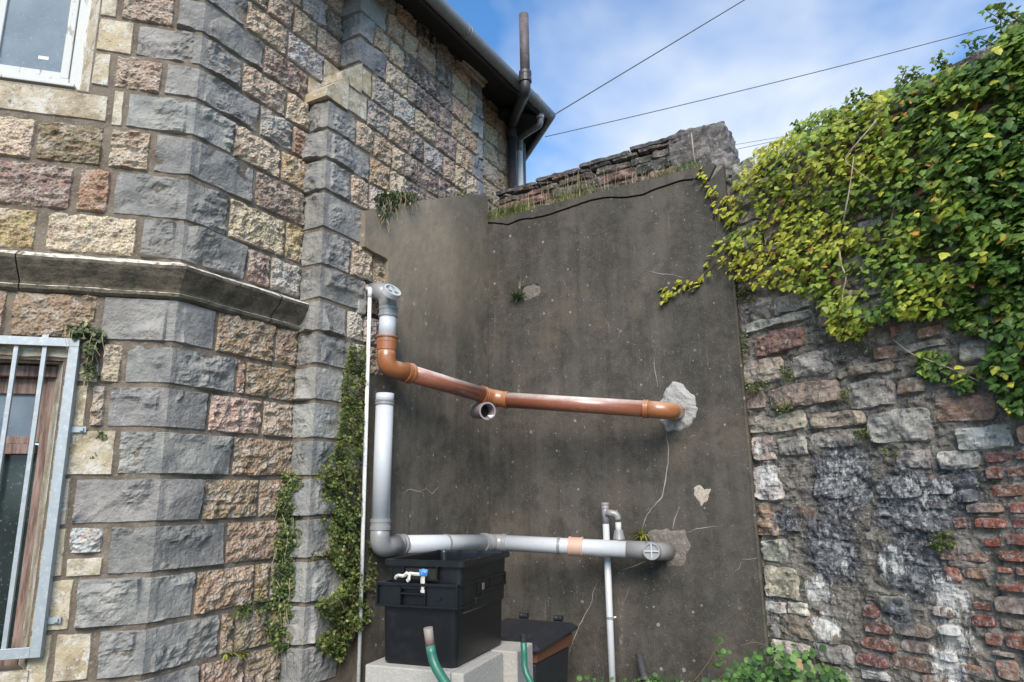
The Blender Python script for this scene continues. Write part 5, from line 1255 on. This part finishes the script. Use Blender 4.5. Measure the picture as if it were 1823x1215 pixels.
# the nearest, outermost leaves become single parts
depth = np.linalg.norm(allp-CAM, axis=1); outer = np.array([(p-np.array([*PI_.o, 0]))@PI_.n3() for p in allp])
vis = (allk[:, 0] < 1820)
score = alls/depth+outer*.03; score[~vis] = -1; idx = np.argsort(-score)[:290]; rest = np.setdiff1d(np.arange(len(allp)), idx)
bulk('ivy_leaves', leaf_ivy(), allp[rest], tuple(a[rest] for a in fr_), alls[rest], cols[rest], iv)
T, Fl = leaf_ivy(); lm = bpy.data.meshes.new('ivy_leaf'); lm.from_pydata(T.tolist(), [], Fl); lm.materials.append(M['leafo'])
for i in idx:
    o = bpy.data.objects.new('leaf', lm); COL.objects.link(o); x, y, n = (a[i] for a in fr_); s = alls[i]; p = allp[i]-np.array(WLOC[iv.name])
    o.parent = iv; o.matrix_local = Matrix(((x[0]*s, y[0]*s, n[0]*s, p[0]), (x[1]*s, y[1]*s, n[1]*s, p[1]), (x[2]*s, y[2]*s, n[2]*s, p[2]), (0, 0, 0, 1))); o.color = (*cols[i], 1)
def vine(pts, r, mat='stem', pl=None, off=.02, parent=iv, name='stem'):
    P = []
    for x, y in pts:
        p_ = pl if pl is not None else (PH if x < 1305 else PI_); s, z = p_.hit(x, y, off); P.append(p_.at(s, z, off))
    P = fillet(P, .05, 4); tube(name, P, np.linspace(r, r*.5, len(P)).tolist(), M[mat], parent, 7)
vine([(1500, 560), (1480, 480), (1470, 420), (1490, 340), (1540, 200)], .009); vine([(1456, 560), (1470, 470), (1500, 400), (1520, 330)], .008)
vine([(1494, 440), (1496, 470), (1508, 495), (1500, 520), (1498, 565)], .006, 'stemp', off=.10); vine([(1500, 400), (1512, 340), (1520, 280)], .005, 'stemp', off=.17)
vine([(1590, 605), (1620, 630), (1690, 655), (1745, 680)], .004, 'stemp', off=.04); vine([(1350, 395), (1300, 440), (1262, 480), (1222, 512)], .005); vine([(1260, 330), (1275, 390), (1276, 440)], .003)
vine([(1400, 470), (1350, 440), (1330, 420)], .005); vine([(1600, 330), (1580, 420), (1560, 500)], .006, off=.1); vine([(1640, 250), (1700, 180), (1790, 110), (1810, 40)], .010, off=.05)
vine([(1560, 215), (1500, 285), (1560, 330)], .004, 'stemp', off=.2); vine([(1430, 300), (1500, 260), (1640, 210)], .008, off=0.0)
# twiggy sprigs against the sky
def sprig(x, y, dx, dy, ln, seed):
    rs_ = np.random.RandomState(seed); s, z = PI_.hit(x, y, -.05); base = PI_.at(s, z, -.05)
    dirv = PI_.d3()*dx+UZ*dy; dirv /= np.linalg.norm(dirv); pts = [base]; d_ = dirv
    for k in range(6): d_ = d_+rs_.normal(0, .16, 3)+UZ*.04; d_ /= np.linalg.norm(d_); pts.append(pts[-1]+d_*ln/6)
    tube('sprig_stem', pts, np.linspace(.004, .0015, 7).tolist(), M['stem'], iv, 6)
    P = []; 
    for k in range(1, 7):
        for _ in range(5): P.append(pts[k]+rs_.normal(0, .018, 3))
    P = np.array(P); return P
sp_ = []
for k, (x, y, dx, dy, ln) in enumerate(((1560, 185, -.2, 1, .16), (1545, 190, -.8, .8, .14), (1600, 165, .3, 1, .15), (1650, 150, 0, 1, .13), (1680, 140, .4, 1, .12), (1700, 125, -.3, 1, .1), (1740, 110, .1, 1, .13), (1775, 95, -.1, 1, .14), (1790, 80, -.3, 1, .20), (1810, 60, .2, 1, .2), (1515, 205, -.5, 1, .08), (1480, 215, .2, 1, .07), (1420, 235, -.3, 1, .06), (1820, 40, -.3, 1, .15), (1640, 150, -.8, .5, .12))):
    sp_.append(sprig(x, y, dx, dy, ln, k+50))
sp_ = np.concatenate(sp_); rs = np.random.RandomState(9)
bulk('sprig_leaves', leaf_ivy(), sp_, leaf_frames(len(sp_), PI_.n3()*.5+UZ*.6, np.array([0, 0, -.6]), .5, .8, rs), rs.uniform(.018, .032, len(sp_)), (MG*.8+(LG-MG)*rs.rand(len(sp_), 1)*.6), iv)
# small-leaved wall plants
def wallplant(label, polys, N, pl, seed, o0=.01, o1=.06, size=(.007, .013), colA=(.06, .10, .03), colB=(.17, .22, .06), cat='wall plant', stems=0, straw=0, name='wall_plant'):
    P, rs_ = [], np.random.RandomState(seed)
    for poly, n in zip(polys, N):
        for x, y in spread(poly, n, seed):
            d_ = vnoise(np.array([x/11., y/11., seed*2.0]), 8)
            if d_ < .33 and rs_.rand() < .8: continue
            o = o0+(o1-o0)*rs_.rand()*(.3+1.3*vnoise(np.array([x/16., y/16., 7.0]), 3)); s, z = pl.hit(x, y, o); P.append(pl.at(s, z, o))
    P = np.array(P); t = thing(name, label, cat, tuple(P.mean(0)), )
    n_ = len(P); mixf = rs_.rand(n_, 1)**1.5; c = np.array(colA)+(np.array(colB)-np.array(colA))*mixf; c = np.where(rs_.rand(n_, 1) < .05, np.array([[.36, .36, .16]]), c)
    bulk('foliage', leaf_oval(6, .45), P, leaf_frames(n_, pl.n3()*.7+UZ*.6, np.array([0, 0, -.7]), .55, .8, rs_), rs_.uniform(size[0], size[1], n_)*1.7, c, t)
    if stems:
        V, Fc = [], []
        for _ in range(stems):
            p = P[rs_.randint(n_)]; q = p+np.array([rs_.normal(0, .02), rs_.normal(0, .02), -rs_.uniform(.03, .12)]); m_ = (p+q)/2+pl.n3()*.015
            v, f = tube_vf([p, m_, q], .0012, 4, False, len(V)); V += v; Fc += f
        mk('stems', V, Fc, M['straw' if straw else 'stem'], t, kind='stuff')
    return t
FPL = FP
PLf = Plane(ARR-PL.d*0, 120)
wallplant('bushy trailing pellitory down the buttress beside the slim white pipe',
          [[(622, 612), (652, 615), (652, 700), (645, 800), (640, 860), (575, 870), (562, 850), (600, 790), (608, 720), (612, 660)], [(575, 850), (645, 850), (640, 920), (600, 960), (572, 940)], [(590, 930), (640, 900), (640, 1010), (610, 1030), (585, 990)],
           [(556, 1075), (590, 1060), (640, 1000), (655, 1060), (655, 1110), (620, 1140), (610, 1185), (575, 1160), (560, 1145), (590, 1110)], [(655, 960), (672, 980), (664, 1100), (650, 1120)]],
          [3200, 1400, 1600, 3000, 500], PD, 61, .01, .10, (.007, .0125), (.06, .095, .025), (.24, .27, .07), stems=120)
PB3 = Plane(B0, 28)
wallplant('narrow dark pellitory column hanging in the angle left of the buttress', [[(505, 840), (545, 845), (540, 880), (535, 960), (525, 1010), (520, 1100), (515, 1160), (482, 1165), (475, 1110), (488, 1010), (488, 930), (492, 880)]], [2900], Plane(B0-PB.d*.02+PB.n*.02, 60), 62, .01, .08, (.007, .012), (.05, .085, .025), (.19, .23, .06), stems=70, straw=1)
wallplant('small clump of round leaves low down just left of the pellitory column', [[(445, 1065), (470, 1055), (482, 1085), (460, 1095), (415, 1100), (420, 1080)]], [160], PB, 63, .01, .05)
wallplant('leafy weed hanging from the ledge above the grille corner', [[(115, 578), (150, 572), (186, 588), (188, 605), (165, 618), (130, 600)], [(148, 612), (172, 615), (168, 645), (152, 640)], [(146, 645), (170, 650), (176, 672), (155, 680), (148, 668)]], [420, 160, 110], PA, 64, .02, .07, (.007, .014), (.05, .08, .035), (.16, .17, .08), stems=20, straw=1)
wallplant('tiny weed rooted in the buff jamb right of the grille', [[(173, 768), (190, 768), (188, 782), (176, 784)]], [45], PA, 65, .005, .03, (.005, .009))
wallplant('tiny weed in a jamb joint below the larger one', [[(155, 806), (169, 806), (167, 818), (156, 818)]], [35], PA, 66, .005, .02, (.004, .008))
wallplant('thick dark green cushion plant with brown roots on the render ledge', [[(672, 345), (700, 338), (745, 346), (742, 358), (705, 372), (690, 392), (676, 385), (668, 365)]], [900], PD, 67, .03, .10, (.007, .014), (.03, .055, .022), (.09, .12, .045), stems=60, straw=1)
wallplant('small moss clump under the kneeler on the render top', [[(810, 340), (828, 338), (826, 350), (812, 351)]], [90], PD, 68, .03, .06, (.005, .009))
wallplant('brown withered sprig on the buttress joint', [[(552, 985), (592, 975), (590, 1000), (560, 1002)]], [110], PD, 69, .015, .05, (.006, .011), (.06, .06, .02), (.22, .19, .07))
for k, (lab, poly, n) in enumerate((('mossy weed in the joint right of the render edge, highest of three', [(1316, 592), (1330, 590), (1334, 630), (1322, 632)], 90), ('weed tuft in a dark gap between rubble stones left', [(1388, 650), (1412, 645), (1412, 675), (1392, 678)], 110), ('moss pad on the small stone beside the render edge', [(1324, 680), (1368, 678), (1362, 700), (1335, 700)], 150),
                                      ('spiky weed under the long brown stone', [(1372, 715), (1412, 712), (1408, 732), (1378, 736)], 110), ('weed in the upright joint between two rubble stones', [(1497, 692), (1516, 694), (1514, 722), (1498, 720)], 80), ('yellow-green moss tuft in the smeared mortar', [(1516, 762), (1548, 762), (1545, 788), (1522, 788)], 120),
                                      ('small moss patch above the dark smear', [(1570, 796), (1600, 796), (1596, 815), (1574, 815)], 60), ('bushy moss tuft left of the brickwork', [(1656, 948), (1690, 945), (1700, 970), (1672, 985), (1658, 975)], 190), ('weed at the ivy end of the coursed stones', [(1306, 510), (1345, 512), (1340, 540), (1312, 535)], 200))):
    wallplant(lab, [poly], [n], PI_, 80+k, .015, .055, (.005, .010), (.04, .07, .015), (.17, .20, .05), name='moss_tuft', cat='moss tuft')
# strap-leaved ferns and grass
def blades(name, label, base_pts, lens, dirs, mat, cat='weed', w=.006, droop=.5, parent=None, kind='stuff', partname='blades'):
    V, Fc = [], []
    for b, ln, d in zip(base_pts, lens, dirs):
        d = np.array(d, float); d /= np.linalg.norm(d); sd_ = np.cross(d, UZ); sd_ = sd_/(np.linalg.norm(sd_)+1e-6); p = np.array(b, float); n0 = len(V); k = 5
        for i in range(k+1):
            t = i/k; ww = w*(1-t)**.6*.5+.0003; V += [p-sd_*ww, p+sd_*ww]
            if i < k: a_ = n0+2*i; Fc.append((a_, a_+1, a_+3, a_+2))
            d = d+np.array([0, 0, -droop/k]); d /= np.linalg.norm(d); p = p+d*ln/k
    if parent is None: parent = thing(name, label, cat, tuple(np.mean(base_pts, 0)))
    N = len(V); o = mk(partname, V, Fc, M[mat], parent, kind=kind); return parent
M['fern'] = m_plain('green_fern_strap', (.11, .18, .045), .5, var=.4, sc=30); M['grass'] = m_plain('green_grass', (.17, .22, .06), .6, var=.4, sc=20); M['yfern'] = m_plain('yellow_fern', (.27, .27, .05), .6, var=.3, sc=30)
rs = np.random.RandomState(31)
def tuft(label, px, py, pl, n, ln, mat, spreadx=.01, droop=.8, out=.6, w=.006, upw=.7, name='weed', cat='weed'):
    s, z = pl.hit(px, py, .01); bp_, dd, ll = [], [], []
    for _ in range(n):
        bp_.append(pl.at(s+rs.normal(0, spreadx), z+rs.normal(0, .006), .008)); dd.append(pl.d3()*rs.uniform(-1, 1)+pl.n3()*rs.uniform(.2, 1)*out+UZ*rs.uniform(-.4, 1)*upw); ll.append(ln*rs.uniform(.6, 1.2))
    return blades(name, label, bp_, ll, dd, mat, cat, w, droop)
tuft('yellow-green hart\'s tongue fern on the lower side wall, left of two', 405, 1162, PB, 16, .07, 'yfern', .015, .9, .8, .012, name='fern', cat='fern')
tuft('yellow-green hart\'s tongue fern close beside the pellitory column foot', 433, 1165, PB, 15, .06, 'yfern', .012, .9, .8, .011, name='fern', cat='fern')
tuft('small light fern at the very foot of the angle below the column', 492, 1205, PB, 12, .06, 'fern', .01, .6, .8, .01, name='fern', cat='fern')
tuft('spiky weed growing from the blown patch high on the render', 924, 528, PH, 70, .085, 'fern', .022, .5, .8, .007)
tuft('dry weed stalk above the blown patch high on the render', 925, 515, PH, 3, .11, 'straw', .005, 0, .2, .0035, 2)
tuft('yellow weed at the left edge of the lower mortar patch', 1142, 952, PH, 34, .075, 'yfern', .014, .4, .7, .009)
tuft('thin spiky weed under the long brown rubble stone', 1392, 728, PI_, 18, .06, 'fern', .012, .4, .8, .005)
tuft('grassy wisps beside the overflow pipe above the open grey pipe', 662, 672, PD, 14, .14, 'straw', .015, 1.6, .5, .002)
# grass ledge
bp_, dd, ll = [], [], []
def ledge(s0, s1, n, lo_, hi_, up_):
    for _ in range(n):
        s = rs.uniform(s0, s1); bp_.append(PH.at(s, ZT-.008, .004-rs.rand()**1.5*.12)); dd.append(PH.n3()*rs.uniform(-.2, .5)+PH.d3()*rs.uniform(-.6, .6)+UZ*up_); ll.append(rs.uniform(lo_, hi_))
ledge(.02, .45, 380, .05, .15, 1.0); ledge(.4, 1.9, 220, .03, .06, 1.0); ledge(.65, 1.05, 200, .06, .16, 1); ledge(1.5, 1.85, 160, .05, .12, 1)
gl = blades('ledge_grass', 'green and straw grasses growing along the ledge between render and parapet', bp_, ll, dd, 'grass', 'grass', .005, .7)
bp_, dd, ll = [], [], []
ledge(.0, .5, 80, .08, .2, 1.0); ledge(.5, 1.2, 80, .10, .28, 1.2); ledge(1.2, 1.85, 35, .08, .18, 1.1)
blades('', '', bp_, ll, dd, 'straw', w=.0032, droop=.45, parent=gl, partname='dry_stalks')
bp_, dd, ll = [], [], []
for _ in range(16): s = rs.uniform(.6, 1.7); bp_.append(PP.at(s, 4.44, -.1)); dd.append(PH.d3()*rs.uniform(-.4, .2)+UZ); ll.append(rs.uniform(.08, .24))
blades('', '', bp_, ll, dd, 'straw', w=.002, droop=.2, parent=gl, partname='seed_stalks')
stk = thing('dead_stalk', 'single pale dead stalk standing against the end of the parapet', 'stalk', tuple(PH.at(1.68, ZT, -.03)))
p0 = PH.hit(1237, 296, -.03); p1 = PH.hit(1231, 238, -.03); tube('stalk', [PH.at(p0[0], p0[1], -.03), PH.at(p1[0], p1[1], -.03)], .0045, M['stemp'], stk, 8)
# brambles along the foot of the walls at right
br = thing('bramble', 'low green bramble with rounded leaves at the foot of the walls, bottom right', 'bramble', tuple(P3(1380, 1200, 3.9)))
Pb, rs = [], np.random.RandomState(77)
cen = []
for _ in range(330):
    x = rs.uniform(1255, 1525); ytop = np.interp(x, [1255, 1300, 1330, 1400, 1450, 1500, 1525], [1212, 1195, 1150, 1142, 1152, 1185, 1212]); y = ytop+rs.rand()**.8*(1290-ytop)
    c = P3(x, y, rs.uniform(3.55, 4.05)); cen.append(c)
for (x, y) in ((1272, 1165), (1283, 1162), (1276, 1178), (1283, 1140), (1265, 1210), (1290, 1170), (1308, 1180)): cen += [P3(x, y, 4.0)]
for _ in range(60): cen.append(P3(rs.uniform(1030, 1260), rs.uniform(1207, 1260), rs.uniform(4.2, 4.45)))
C_, szs = [], []
for c in cen:
    for _ in range(3): C_.append(c+rs.normal(0, .016, 3)); szs.append(rs.uniform(.022, .046))
C_ = np.array(C_); nn_ = np.array([-.3, -.7, .65]); n_ = len(C_); cB = (np.array([.035, .085, .03])+(np.array([.14, .27, .06])-np.array([.035, .085, .03]))*rs.rand(n_, 1)**1.6)
bulk('foliage', leaf_oval(8, .48), C_, leaf_frames(n_, nn_, np.array([.1, -.4, -.6]), .35, .9, rs), np.array(szs), cB, br)
for pts in ([(1225, 1225), (1255, 1190), (1278, 1150), (1290, 1142)], [(1270, 1215), (1300, 1195), (1278, 1165)], [(1320, 1150), (1345, 1142), (1375, 1155), (1392, 1165)], [(1380, 1200), (1430, 1170), (1480, 1190)]):
    tube('cane', fillet([P3(x, y, 3.95) for x, y in pts], .1, 5), .003, M['stem'], br, 6)
dl = thing('dead_leaf', 'single curled tan dead leaf lying on the bramble', 'leaf', tuple(P3(1418, 1184, 3.7)))
bulk('leaf_blade', leaf_ivy(), np.array([P3(1418, 1178, 3.66)]), leaf_frames(1, np.array([-.2, -.9, .4]), np.array([.3, 0, -.5]), .05, .05, rs), np.array([.05]), np.array([[.48, .30, .16]]), dl, kind=None)

# ------------------------------------------------------------------ overhead cables
def cable(label, a, b, r, sag=.1):
    a, b = np.array(a), np.array(b); pts = [a+(b-a)*t-UZ*sag*4*t*(1-t) for t in np.linspace(0, 1, 24)]
    V, Fc = tube_vf(pts, r, 6, True); tag(mk('overhead_cable', V, Fc, M['cable'], None), label, 'cable', 'overhead cables')
cable('thick black cable running steeply up from the eaves corner', P3(981, 208, 6.2), P3(1700, -226, 7.5), .0055, .0)
cable('long grey cable crossing the sky to the right above the ivy', P3(970, 244, 9.5), P3(1950, -2, 9.0), .0055, .05)
cable('faint upper cable behind the parapet end, left of the ivy', P3(1285, 262, 16), P3(1800, 175, 16), .005, 0)
cable('faint lower cable behind the parapet end, left of the ivy', P3(1285, 272, 16), P3(1800, 160, 16), .006, 0)
